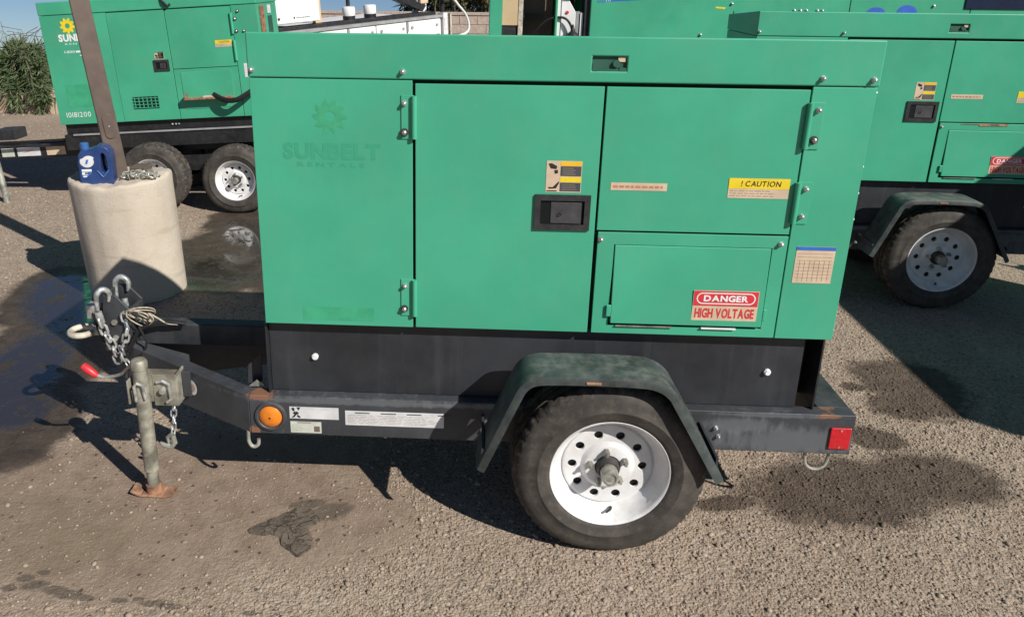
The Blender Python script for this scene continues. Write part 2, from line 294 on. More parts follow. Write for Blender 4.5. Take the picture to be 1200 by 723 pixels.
# ------------------------------------------------------------------ mesh helpers
class MB:
    def __init__(s): s.bm = bmesh.new(); s.mi = 0
    def mat(s, i): s.mi = i; return s
    def face(s, pts):
        vs = [s.bm.verts.new(p) for p in pts]; f = s.bm.faces.new(vs); f.material_index = s.mi; return f
    def faces(s, verts, faces):
        vs = [s.bm.verts.new(p) for p in verts]
        for f in faces:
            ff = s.bm.faces.new([vs[i] for i in f]); ff.material_index = s.mi
        return vs
    def box(s, x0, x1, y0, y1, z0, z1, M4=None):
        v = [(x0, y0, z0), (x1, y0, z0), (x1, y1, z0), (x0, y1, z0), (x0, y0, z1), (x1, y0, z1), (x1, y1, z1), (x0, y1, z1)]
        if M4 is not None: v = [M4 @ Vector(p) for p in v]
        s.faces(v, [(0, 3, 2, 1), (4, 5, 6, 7), (0, 1, 5, 4), (1, 2, 6, 5), (2, 3, 7, 6), (3, 0, 4, 7)]); return s
    def hexa(s, v):   # 4 bottom then 4 top
        s.faces(v, [(0, 3, 2, 1), (4, 5, 6, 7), (0, 1, 5, 4), (1, 2, 6, 5), (2, 3, 7, 6), (3, 0, 4, 7)]); return s
    def prism(s, poly, y0, y1):   # polygon in x,z extruded along y
        n = len(poly); v = [(x, y0, z) for x, z in poly]+[(x, y1, z) for x, z in poly]
        f = [tuple(range(n)), tuple(reversed(range(n, 2*n)))]+[(i+n, (i+1) % n+n, (i+1) % n, i) for i in range(n)]
        s.faces(v, f); return s
    def tube(s, pts, r, n=8, caps=True, closed=False):
        pts = [Vector(p) for p in pts]; m_ = len(pts); rings = []
        rr = r if isinstance(r, (list, tuple)) else [r]*m_
        prev = None
        for i, p in enumerate(pts):
            a = pts[(i-1) % m_] if (i > 0 or closed) else p; c = pts[(i+1) % m_] if (i < m_-1 or closed) else p
            d = (c-a).normalized()
            if prev is None:
                t = Vector((0, 0, 1)) if abs(d.z) < .9 else Vector((1, 0, 0)); u = d.cross(t).normalized()
            else:
                u = (prev-d*prev.dot(d)).normalized()
            prev = u; v = d.cross(u)
            rings.append([s.bm.verts.new(p+(u*math.cos(2*PI*k/n)+v*math.sin(2*PI*k/n))*rr[i]) for k in range(n)])
        L = m_ if closed else m_-1
        for i in range(L):
            A, B = rings[i], rings[(i+1) % m_]
            for k in range(n):
                f = s.bm.faces.new((A[k], A[(k+1) % n], B[(k+1) % n], B[k])); f.material_index = s.mi
        if caps and not closed:
            f = s.bm.faces.new(list(reversed(rings[0]))); f.material_index = s.mi
            f = s.bm.faces.new(rings[-1]); f.material_index = s.mi
        return s
    def cyl(s, p0, p1, r, n=16, r1=None): return s.tube([p0, p1], [r, r if r1 is None else r1], n)
    def lathe(s, prof, c, n=48, axis='y', close=False, caps=False, fn=None):
        """profile of (radius, along) turned round an axis through c"""
        c = Vector(c); rings = []
        for r, a in prof:
            ring = []
            for k in range(n):
                t = 2*PI*k/n; q = r if fn is None else fn(r, a, k)
                p = Vector((q*math.cos(t), a, q*math.sin(t))) if axis == 'y' else Vector((q*math.cos(t), q*math.sin(t), a))
                ring.append(s.bm.verts.new(c+p))
            rings.append(ring)
        for i in range(len(prof)-1):
            A, B = rings[i], rings[i+1]
            for k in range(n):
                f = s.bm.faces.new((A[k], A[(k+1) % n], B[(k+1) % n], B[k])); f.material_index = s.mi
        if caps:
            for ring in (rings[0], rings[-1]):
                f = s.bm.faces.new(ring); f.material_index = s.mi
        return s
    def build(s, name, mats, parent=None, bev=0.0, seg=2, ang=32, fix=True):
        bm = s.bm
        if fix: bmesh.ops.recalc_face_normals(bm, faces=bm.faces)
        for f in bm.faces: f.smooth = True
        for e in bm.edges:
            if len(e.link_faces) != 2 or e.calc_face_angle(0) > math.radians(ang): e.smooth = False
        me = bpy.data.meshes.new(name); bm.to_mesh(me); bm.free()
        for k in (mats if isinstance(mats, (list, tuple)) else [mats]): me.materials.append(M[k])
        o = bpy.data.objects.new(name, me); COL.objects.link(o)
        if parent is not None: o.parent = parent
        if bev:
            b = o.modifiers.new('bevel', 'BEVEL'); b.width = bev; b.segments = seg; b.limit_method = 'ANGLE'; b.angle_limit = math.radians(35); b.harden_normals = True
        return o

def empty(name, loc=(0, 0, 0), rot=(0, 0, 0)):
    o = bpy.data.objects.new(name, None); COL.objects.link(o); o.location = loc; o.rotation_euler = rot; o.empty_display_size = .1; return o
def tag(o, label, cat, group=None):
    o['label'] = label; o['category'] = cat
    if group: o['group'] = group
    return o
def kids(o): return [c for c in bpy.data.objects if c.parent == o]
def copy_tree(o, parent=None, skip=()):
    c = o.copy(); COL.objects.link(c)
    if parent is not None: c.parent = parent
    for ch in kids(o):
        if ch in skip: continue
        copy_tree(ch, c, skip)
    return c

def mesh_obj(name, verts, faces, mats, parent=None):
    me = bpy.data.meshes.new(name); me.from_pydata([tuple(v) for v in verts], [], faces)
    for k in (mats if isinstance(mats, (list, tuple)) else [mats]): me.materials.append(M[k])
    o = bpy.data.objects.new(name, me); COL.objects.link(o)
    if parent is not None: o.parent = parent
    return o

GLYPH = {}
def glyph(ch, off, shear):
    k = (ch, off, shear)
    if k not in GLYPH:
        cu = bpy.data.curves.new('glyph', 'FONT'); cu.body = ch; cu.size = 1; cu.offset = off; cu.shear = shear; cu.resolution_u = 3
        t = bpy.data.objects.new('glyph', cu); COL.objects.link(t)
        dg = bpy.context.evaluated_depsgraph_get(); me = bpy.data.meshes.new_from_object(t.evaluated_get(dg))
        bpy.data.objects.remove(t); bpy.data.curves.remove(cu)
        co = np.empty(len(me.vertices)*3); me.vertices.foreach_get('co', co); GLYPH[k] = (co.reshape(-1, 3)[:, :2].copy(), [tuple(p.vertices) for p in me.polygons]); bpy.data.meshes.remove(me)
    return GLYPH[k]
def lettering(s, x0, x1, z0, z1, y, mk, parent, name='lettering', off=.012, shear=0.0, spacing=1.0):
    """flat letters filling the box x0..x1, z0..z1 on a plane facing -y"""
    cur = 0.0; V = []; Fc = []
    for ch in s:
        if ch == ' ': cur += .30; continue
        co, fs = glyph(ch, off, shear); mn = co[:, 0].min(); n = len(V)
        V += [(p[0]-mn+cur, p[1]) for p in co]; Fc += [tuple(i+n for i in f) for f in fs]
        cur += co[:, 0].max()-mn+.075*spacing**3
    A = np.array(V); mn, mx = A.min(0), A.max(0)
    X = x0+(A[:, 0]-mn[0])/(mx[0]-mn[0])*(x1-x0); Z = z0+(A[:, 1]-mn[1])/(mx[1]-mn[1])*(z1-z0)
    return mesh_obj(name, [(a, y, c) for a, c in zip(X, Z)], Fc, mk, parent)
def quads(name, rects, y, mk, parent):
    """flat print: rectangles (x0,x1,z0,z1) or polygons on a plane facing -y"""
    v = []; f = []
    for r in rects:
        i = len(v)
        if len(r) == 4 and not isinstance(r[0], tuple):
            x0, x1, z0, z1 = r; p = [(x0, z0), (x1, z0), (x1, z1), (x0, z1)]
        else: p = r
        v += [(a, y, c) for a, c in p]; f.append(tuple(range(i, len(v))))
    o = mesh_obj(name, v, f, mk, parent)
    if len(rects) > 1: o['kind'] = 'stuff'
    return o
def sticker(name, x0, x1, z0, z1, y, mk, parent, t=.0012, tilt=0.0):
    return MB().prism([(x0, z0), (x1, z0+tilt), (x1, z1+tilt), (x0, z1)], y-t, y+.0004).build(name, mk, parent)
def fine_print(x0, x1, z0, z1, n, seed, wmin=.4, th=.45, gaps=True):
    r = random.Random(seed); out = []; h = (z1-z0)/n
    for i in range(n):
        x = x0; e = x0+(x1-x0)*r.uniform(wmin, 1); zt = z1-i*h-h*(1-th)/2
        while x < e:
            ww = r.uniform(.03, .12)*(x1-x0) if gaps else (e-x)
            out.append((x, min(x+ww, e), zt-h*th, zt)); x += ww+.012*(x1-x0)+h*.25
    return out

def bolt(parent, x, y, z, r=.008, mk='zinc', washer=False):
    r *= .86
    mb = MB(); mb.cyl((x, y+.002, z), (x, y-.004, z), r*1.5 if washer else r*1.25, 14)
    mb.mat(1).cyl((x, y-.004, z), (x, y-.013, z), r*.95, 6)
    mb.lathe([(r*.8, y-.013), (r*.5, y-.0155), (.0005, y-.0165)], (x, 0, z), 10)
    return mb.build('bolt', ['washer' if washer else mk, mk], parent)

def sun_mark(cx, cz, R, y, mk, parent, name='sun_emblem', rays=10):
    """ring with swept rays"""
    v = []; f = []; n = rays*4; r_in, r_mid = R*.30, R*.66
    for i in range(n):
        a = 2*PI*i/n; ph = i % 4
        rad = {0: r_mid, 1: R*.86, 2: R, 3: R*.74}[ph]; aa = a+({2: .10, 3: .05}.get(ph, 0))
        v.append((cx+rad*math.sin(aa), y, cz+rad*math.cos(aa))); v.append((cx+r_in*math.sin(a), y, cz+r_in*math.cos(a)))
    for i in range(n):
        j = (i+1) % n; f.append((2*i, 2*i+1, 2*j+1, 2*j))
    return mesh_obj(name, v, f, mk, parent)

# ------------------------------------------------------------------ wheels
def wheel(parent, cx, yf, zc, R=.345, rr=.212, W=.205, side=-1, dusty=True):
    """yf: y of the rim's outer edge; side -1 faces the front. 'wheel' is the pressed disc and barrel"""
    s = side
    def Yo(d): return yf - s*d          # d metres inwards from the rim's edge
    k = rr/.212
    mb = MB()
    prof = [(.212, .006), (.2135, .001), (.210, -.003), (.203, 0), (.199, .007), (.196, .026), (.186, .040), (.180, .052), (.170, .060), (.1655, .066), (.163, .068), (.1605, .066), (.158, .061), (.152, .060)]
    mb.lathe([(r*k, Yo(d)) for r, d in prof], (cx, 0, zc), 64)
    # disc with ten round holes
    nh = 10; per = 24; rin, rout, rh, rc = .096*k, .152*k, .0165*k, .125*k
    for h in range(nh):
        a0 = 2*PI*h/nh; da = PI/nh
        outl = []
        for i in range(8): outl.append((rout, a0-da+2*da*i/8))
        for i in range(4): outl.append((rout+(rin-rout)*i/4, a0+da))
        for i in range(8): outl.append((rin, a0+da-2*da*i/8))
        for i in range(4): outl.append((rin+(rout-rin)*i/4, a0-da))
        P = []; Q = []; Q2 = []
        for r, a in outl:
            x, z = r*math.cos(a), r*math.sin(a); P.append((cx+x, Yo(.060), zc+z))
            hx, hz = rc*math.cos(a0), rc*math.sin(a0); ang = math.atan2(z-hz, x-hx)
            Q.append((cx+hx+rh*math.cos(ang), Yo(.060), zc+hz+rh*math.sin(ang))); Q2.append((cx+hx+rh*.92*math.cos(ang), Yo(.067), zc+hz+rh*.92*math.sin(ang)))
        n = len(P); mb.faces(P+Q+Q2, [(i, (i+1) % n, n+(i+1) % n, n+i) for i in range(n)]+[(n+i, n+(i+1) % n, 2*n+(i+1) % n, 2*n+i) for i in range(n)])
    mb.lathe([(r*k, Yo(d)) for r, d in ((.096, .060), (.090, .056), (.084, .049), (.078, .047), (.046, .047), (.044, .052))], (cx, 0, zc), 64)
    bmesh.ops.remove_doubles(mb.bm, verts=mb.bm.verts, dist=.0004)
    wo = mb.build('wheel', 'white', parent, ang=40)
    # drum behind
    MB().lathe([(.002, Yo(.075)), (.158*k, Yo(.075)), (.160*k, Yo(.15))], (cx, 0, zc), 32).build('brake_drum', 'blackmetal', wo)
    # tyre
    h = W/2; yc = Yo(W/2-.010)
    pr = [(.205, -.082), (.213, -.096), (.225, -.102), (.250, -.1062), (.252, -.1075), (.256, -.1075), (.258, -.1055), (.285, -.1065), (.305, -.102), (.322, -.094)]
    sh = [(.333, -.084), (.340, -.072)]
    tr = [(.3425, -.066), (.3425, -.050), (.335, -.048), (.335, -.041), (.345, -.039), (.345, -.017), (.336, -.015), (.336, -.007), (.346, -.005)]
    half = pr+sh+tr
    full = half+[(r, -a) for r, a in reversed(half)]
    kk = R/.346; full = [(r*kk if r > .23 else rr+(r-.212)*kk, yc+s*(-a)*W/.205*-1) for r, a in full]
    def notch(r, a, j):
        if r > .331*kk and abs(a-yc) > .046*W/.205 and abs(a-yc) < .088*W/.205 and (j % 3) in (0,): return r-.0065*kk
        return r
    mb = MB(); mb.lathe(full, (cx, 0, zc), 144, fn=notch)
    for v in mb.bm.verts:
        zz = v.co.z-(zc-.971*R)          # height above the yard
        if zz < .03: v.co.z += max(zz*.72+.0085*(1 if zz > 0 else 1), .001)-zz if zz > -.03 else .001-zz
        if zz < .02:
            t = min(1, (.02-zz)/.03); v.co.y += (v.co.y-yc)*.06*t
    for f in mb.bm.faces:
        c = f.calc_center_median(); rad = math.hypot(c.x-cx, c.z-zc)
        f.material_index = 1 if rad > .327*kk else 0
    mb.build('tyre', ['rubber', 'tread'], wo, ang=50)
    # hub and nuts
    hb = MB(); hb.lathe([(r, Yo(d)) for r, d in ((.043*k, .055), (.041*k, .030), (.036*k, .022), (.034*k, .016))], (cx, 0, zc), 28)
    hb.mat(1).lathe([(r, Yo(d)) for r, d in ((.031*k, .020), (.031*k, -.020), (.028*k, -.027), (.020*k, -.028), (.018*k, -.024), (.0005, -.024))], (cx, 0, zc), 28)
    hb.build('hub', ['washer', 'galv'], wo)
    for i in range(5):
        a = 2*PI*i/5+.45; x, z = cx+.064*k*math.cos(a), zc+.064*k*math.sin(a)
        nb = MB(); nb.cyl((x, Yo(.050), z), (x, Yo(.026), z), .0125*k, 6, .0105*k); nb.cyl((x, Yo(.026), z), (x, Yo(.014), z), .006*k, 8)
        nb.build('lug_nut', 'galv', wo)
    vb = MB(); vb.tube([(cx+.024, Yo(.052), zc-.174*k), (cx+.020, Yo(.036), zc-.172*k), (cx+.004, Yo(.022), zc-.174*k)], [.006, .0045, .0038], 8).build('valve_stem', 'hose', wo)
    return wo

def fender(parent, outline, y0, y1, lip=.031, mk='fender'):
    """folded sheet over a wheel: y0 outer edge, y1 inner edge"""
    n = len(outline); nor = []
    for i in range(n):
        a = Vector(outline[max(0, i-1)]); c = Vector(outline[min(n-1, i+1)]); d = (c-a).normalized(); nor.append(Vector((-d.y, d.x)) if True else None)
    mb = MB(); rows = []
    th = .004
    sy = 1 if y1 > y0 else -1
    for i in range(n):
        p = Vector(outline[i]); q = nor[i]           # q points outwards (up)
        def P(o, y): return (p.x+q.x*o, y, p.y+q.y*o)
        rows.append([P(0, y1), P(0, y0+sy*.014), P(-.004, y0+sy*.004), P(-.014, y0), P(-lip, y0), P(-lip, y0+sy*th), P(-.014, y0+sy*th), P(-th-.002, y0+sy*.016), P(-th, y1)])
    k = len(rows[0]); vs = [p for r in rows for p in r]
    f = [(i*k+j, i*k+(j+1) % k, (i+1)*k+(j+1) % k, (i+1)*k+j) for i in range(n-1) for j in range(k)]
    f += [tuple(range(k)), tuple(reversed(range((n-1)*k, n*k)))]
    mb.faces(vs, f); return mb.build('fender', mk, parent, ang=40)

def smooth_outline(pts, n=6):
    """Catmull-Rom through the points"""
    out = []
    P = [pts[0]]+pts+[pts[-1]]
    for i in range(1, len(P)-2):
        a, b, c, d = (Vector(P[i+k]) for k in (-1, 0, 1, 2))
        for t in range(n):
            u = t/n; out.append(tuple(.5*((2*b)+(-a+c)*u+(2*a-5*b+4*c-d)*u*u+(-a+3*b-3*c+d)*u**3)))
    out.append(pts[-1]); return out

def chain_links(parent, pts, name='chain_link', mk='steel', L=.034, Wd=.020, r=.0038):
    """links threaded along a path; each link an object under parent"""
    P = [Vector(p) for p in pts]; seg = [(P[i+1]-P[i]).length for i in range(len(P)-1)]; tot = sum(seg)
    base = MB(); ring = []
    for k in range(16):
        a = 2*PI*k/16; x = (L/2-Wd/2)*(1 if math.cos(a) > 0 else -1)+Wd/2*math.cos(a); ring.append((x, Wd/2*math.sin(a), 0))
    base.tube(ring, r, 6, closed=True); proto = base.build(name, mk, parent)
    me = proto.data; first = True; d = 0; i = 0
    step = L-2.1*r
    while d < tot:
        t = d; j = 0
        while j < len(seg)-1 and t > seg[j]: t -= seg[j]; j += 1
        p = P[j].lerp(P[j+1], t/seg[j]); dr = (P[j+1]-P[j]).normalized()
        o = proto if first else bpy.data.objects.new(name, me)
        if not first: COL.objects.link(o); o.parent = parent
        first = False
        q = dr.to_track_quat('X', 'Z').to_matrix().to_4x4() @ Matrix.Rotation((PI/2 if i % 2 else 0)+random.uniform(-.25, .25), 4, 'X')
        o.matrix_local = Matrix.Translation(p) @ q; d += step; i += 1

# ------------------------------------------------------------------ ground
def ground():
    xs = sorted(set([-600, -200, -80, -40, -20, -12]+[round(-8+.5*i, 2) for i in range(36)]+[12, 20, 40, 80, 200, 600]))
    ys = sorted(set([-60, -20, -8]+[round(-4+.5*i, 2) for i in range(41)]+[17, 18, 20, 24, 30, 60, 120, 300, 900]))
    def z(x, y): return -max(0, y-16.5)*.10 - max(0, -8-x)*.05
    v = [(x, y, z(x, y)) for y in ys for x in xs]; n = len(xs)
    f = [(j*n+i, j*n+i+1, (j+1)*n+i+1, (j+1)*n+i) for j in range(len(ys)-1) for i in range(n-1)]
    o = mesh_obj('ground', v, f, 'ground'); o['kind'] = 'structure'
    for p in o.data.polygons: p.use_smooth = True
ground()

def in_blobs(x, y, lst, k=1.0):
    r = np.zeros(len(x), bool)
    for cx, cy, rx, ry, a in lst:
        ca, sa = math.cos(a), math.sin(a); u = ((x-cx)*ca+(y-cy)*sa)/rx; v = ((y-cy)*ca-(x-cx)*sa)/ry
        r |= u*u+v*v < k
    return r

def pebbles():
    t = (1+5**.5)/2
    iv = np.array([(-1, t, 0), (1, t, 0), (-1, -t, 0), (1, -t, 0), (0, -1, t), (0, 1, t), (0, -1, -t), (0, 1, -t), (t, 0, -1), (t, 0, 1), (-t, 0, -1), (-t, 0, 1)])/math.hypot(1, t)
    fc = np.array([(0, 11, 5), (0, 5, 1), (0, 1, 7), (0, 7, 10), (0, 10, 11), (1, 5, 9), (5, 11, 4), (11, 10, 2), (10, 7, 6), (7, 1, 8), (3, 9, 4), (3, 4, 2), (3, 2, 6), (3, 6, 8), (3, 8, 9), (4, 9, 5), (2, 4, 11), (6, 2, 10), (8, 6, 7), (9, 8, 1)])
    def area(n, x0, x1, y0, y1, lo, hi): return np.column_stack([rng.uniform(x0, x1, n), rng.uniform(y0, y1, n), np.exp(rng.normal(math.log(lo), hi, n))])
    A = np.concatenate([area(38000, .3, 3.4, -1.3, .9, .0038, .40), area(17000, -1.6, .6, -1.3, .5, .0034, .42), area(11000, 1.9, 3.6, .5, 2.6, .0050, .33), area(7000, -3.6, -.5, 1.8, 4.4, .0058, .33),
                        area(2500, -7, -2.5, 3.0, 9, .008, .4), area(420, -1.6, 3.4, -1.2, .8, .010, .22)])
    dens = rng.uniform(0, 1, len(A))
    keep = ~in_blobs(A[:, 0], A[:, 1], WATER, 1.2) & ~(in_blobs(A[:, 0], A[:, 1], FINE) & (dens < .84)) & ~(in_blobs(A[:, 0], A[:, 1], WET) & (dens < .97)) & ~(in_blobs(A[:, 0], A[:, 1], DAMP) & (dens < .25))
    A = A[keep]; A[:, 2] = np.clip(A[:, 2], .0025, .016)
    n = len(A); a = rng.uniform(0, 2*PI, n); sc = np.column_stack([rng.uniform(.75, 1.35, n), rng.uniform(.7, 1.1, n), rng.uniform(.45, .8, n)])*A[:, 2:3]
    V = iv[None]*rng.uniform(.78, 1.2, (n, 12, 1))*sc[:, None, :]
    c, s = np.cos(a)[:, None], np.sin(a)[:, None]
    W = np.stack([V[..., 0]*c-V[..., 1]*s+A[:, 0:1], V[..., 0]*s+V[..., 1]*c+A[:, 1:2], V[..., 2]+sc[:, 2:3]*rng.uniform(-.3, .40, (n, 1))], -1).reshape(-1, 3)
    Fc = (fc[None]+12*np.arange(n)[:, None, None]).reshape(-1, 3)
    me = bpy.data.meshes.new('gravel'); me.vertices.add(len(W)); me.vertices.foreach_set('co', W.ravel())
    me.loops.add(len(Fc)*3); me.loops.foreach_set('vertex_index', Fc.ravel().astype(np.int32)); me.polygons.add(len(Fc))
    me.polygons.foreach_set('loop_start', (np.arange(len(Fc))*3).astype(np.int32)); me.update(calc_edges=True); me.validate()
    me.materials.append(M['gravel']); o = bpy.data.objects.new('gravel', me); COL.objects.link(o); o['kind'] = 'stuff'; o['label'] = 'small tan and grey stones scattered over the dirt yard'
pebbles()

# ------------------------------------------------------------------ the near generator
Wd, D, HB, HS, HT = 2.022, .65, .785, 1.666, 1.812
FEN = smooth_outline([(.778, .368), (.838, .514), (.890, .641), (.918, .698), (.965, .730), (1.06, .737), (1.17, .738), (1.32, .735), (1.385, .722), (1.432, .690), (1.47, .632), (1.628, .360)], 5)

def latch(parent, x0, x1, z0, z1, y):
    o = MB(); b = .020
    o.prism([(x0, z0), (x1, z0), (x1-b, z0+b), (x0+b, z0+b)], y-.008, y); o.prism([(x0, z1), (x0+b, z1-b), (x1-b, z1-b), (x1, z1)], y-.008, y)
    o.prism([(x0, z0), (x0+b, z0+b), (x0+b, z1-b), (x0, z1)], y-.008, y); o.prism([(x1, z0), (x1, z1), (x1-b, z1-b), (x1-b, z0+b)], y-.008, y)
    bmesh.ops.remove_doubles(o.bm, verts=o.bm.verts, dist=.0003)
    for f in [f for f in o.bm.faces if False]: pass
    # cavity behind the frame
    o.mat(1).box(x0+b-.004, x1-b+.004, y-.0016, y-.0002, z0+b-.004, z1-b+.004)
    fr = o.build('latch', ['plastic', 'gapblack'], parent)
    # paddle, hinged at its right edge, left edge sunk in
    xa, xb = x0+.055, x1-b-.010
    p = MB(); p.hexa([(xa, y-.004, z0+b+.004), (xb, y-.008, z0+b+.004), (xb, y-.0018, z0+b+.004), (xa, y-.0018, z0+b+.004), (xa, y-.004, z1-b-.006), (xb, y-.008, z1-b-.006), (xb, y-.0018, z1-b-.006), (xa, y-.0018, z1-b-.006)])
    p.build('paddle', 'plastic2', fr, bev=.0015)
    lx = xa+.022
    g = lettering('6', lx, lx+.018, (z0+z1)/2-.014, (z0+z1)/2+.010, y-.0078, 'inkblack', fr, name='emblem', shear=.4, off=.0)
    return fr

def hinge(parent, x0, xk, z0, z1, y, right=False):
    mb = MB()
    if not right: mb.box(x0, xk, y-.004, y, z0, z1)
    else: mb.box(xk, x0, y-.004, y, z0, z1)
    h = mb.build('hinge', 'green', parent, bev=.0015)
    MB().cyl((xk, y-.009, z0+.002), (xk, y-.009, z1-.002), .0095, 12).build('hinge_pin', 'green', h)
    return h

def warning_sticker(parent, x0, x1, z0, z1, y):
    s = sticker('warning_label', x0, x1, z0, z1, y, 'beige', parent); yy = y-.0018; zm = (z0+z1)/2; xm = x0+(x1-x0)*.40
    quads('print', [(xm, x1-.002, zm+.003, zm+.036), (xm, x1-.002, z0+.004, z0+.034)], yy, 'inkgrey', s)
    quads('print', [(xm, x1-.001, z1-.017, z1-.002)], yy, 'amberp', s); quads('print', [(xm, x1-.001, zm-.018, zm-.001)], yy, 'yellow', s)
    k = (x1-x0)
    quads('print', [[(x0+.05*k, z1-.010), (x0+.14*k, z1-.008), (x0+.30*k, z1-.018), (x0+.28*k, z1-.028), (x0+.12*k, z1-.026)], [(x0+.22*k, z1-.032), (x0+.32*k, z1-.030), (x0+.33*k, z1-.042), (x0+.24*k, z1-.044)],
                    [(x0+.06*k, z0+.018), (x0+.20*k, z0+.018), (x0+.36*k, z0+.038), (x0+.38*k, z0+.034), (x0+.30*k, z0+.014), (x0+.10*k, z0+.012)], (x0+.03*k, x0+.32*k, z0+.003, z0+.0065)], yy, 'inkblack', s)
    quads('print', fine_print(xm+.006, x1-.012, zm+.006, zm+.033, 4, 3, .6, .22, False)+fine_print(xm+.006, x1-.012, z0+.007, z0+.030, 4, 5, .6, .22, False), yy-.0006, 'inkfaint', s)
    return s

def danger_sign(parent, x0, x1, z0, z1, y, faded=False):
    s = sticker('danger_label', x0, x1, z0, z1, y, 'beige' if not faded else 'beige', parent, tilt=.001); yy = y-.0020; h = z1-z0; w_ = x1-x0; red = 'redfaded' if faded else 'redprint'
    zm = z0+h*.50
    quads('print', [(x0+.002, x1-.002, zm, z1-.001)], yy, red, s)
    # white outlined oval
    v = []; f = []; cz = (zm+z1)/2; ry = h*.19; n = 40
    for i in range(n):
        a = 2*PI*i/n; ca, sa = math.cos(a), math.sin(a); ex = w_*.45-ry
        for q in (1, .82): v.append(((x0+x1)/2+(ex if ca > 0 else -ex)+ry*q*ca, yy-.0006, cz+ry*q*sa))
    for i in range(n): j = (i+1) % n; f.append((2*i, 2*i+1, 2*j+1, 2*j))
    mesh_obj('print', v, f, 'inkwhite', s)
    lettering('DANGER', x0+w_*.16, x1-w_*.16, cz-h*.105, cz+h*.105, yy-.0006, 'inkwhite', s, off=.035)
    lettering('HIGH VOLTAGE', x0+w_*.045, x1-w_*.045, z0+h*.09, z0+h*.42, yy, red, s, off=.035)
    return s

def caution_label(parent, x0, x1, z0, z1, y):
    s = sticker('caution_label', x0, x1, z0, z1, y, 'beige', parent); h = z1-z0; w_ = x1-x0; yy = y-.0018
    quads('print', [(x0, x1, z0+h*.48, z1)], yy, 'yellow', s)
    lettering('! CAUTION', x0+w_*.20, x1-w_*.14, z0+h*.60, z1-h*.12, yy-.0006, 'inkblack', s, off=.012, shear=.12, spacing=1.1)
    quads('print', fine_print(x0+.006, x1-.008, z0+.004, z0+h*.44, 3, 9, .45, .35), yy, 'inkfaint', s)
    return s

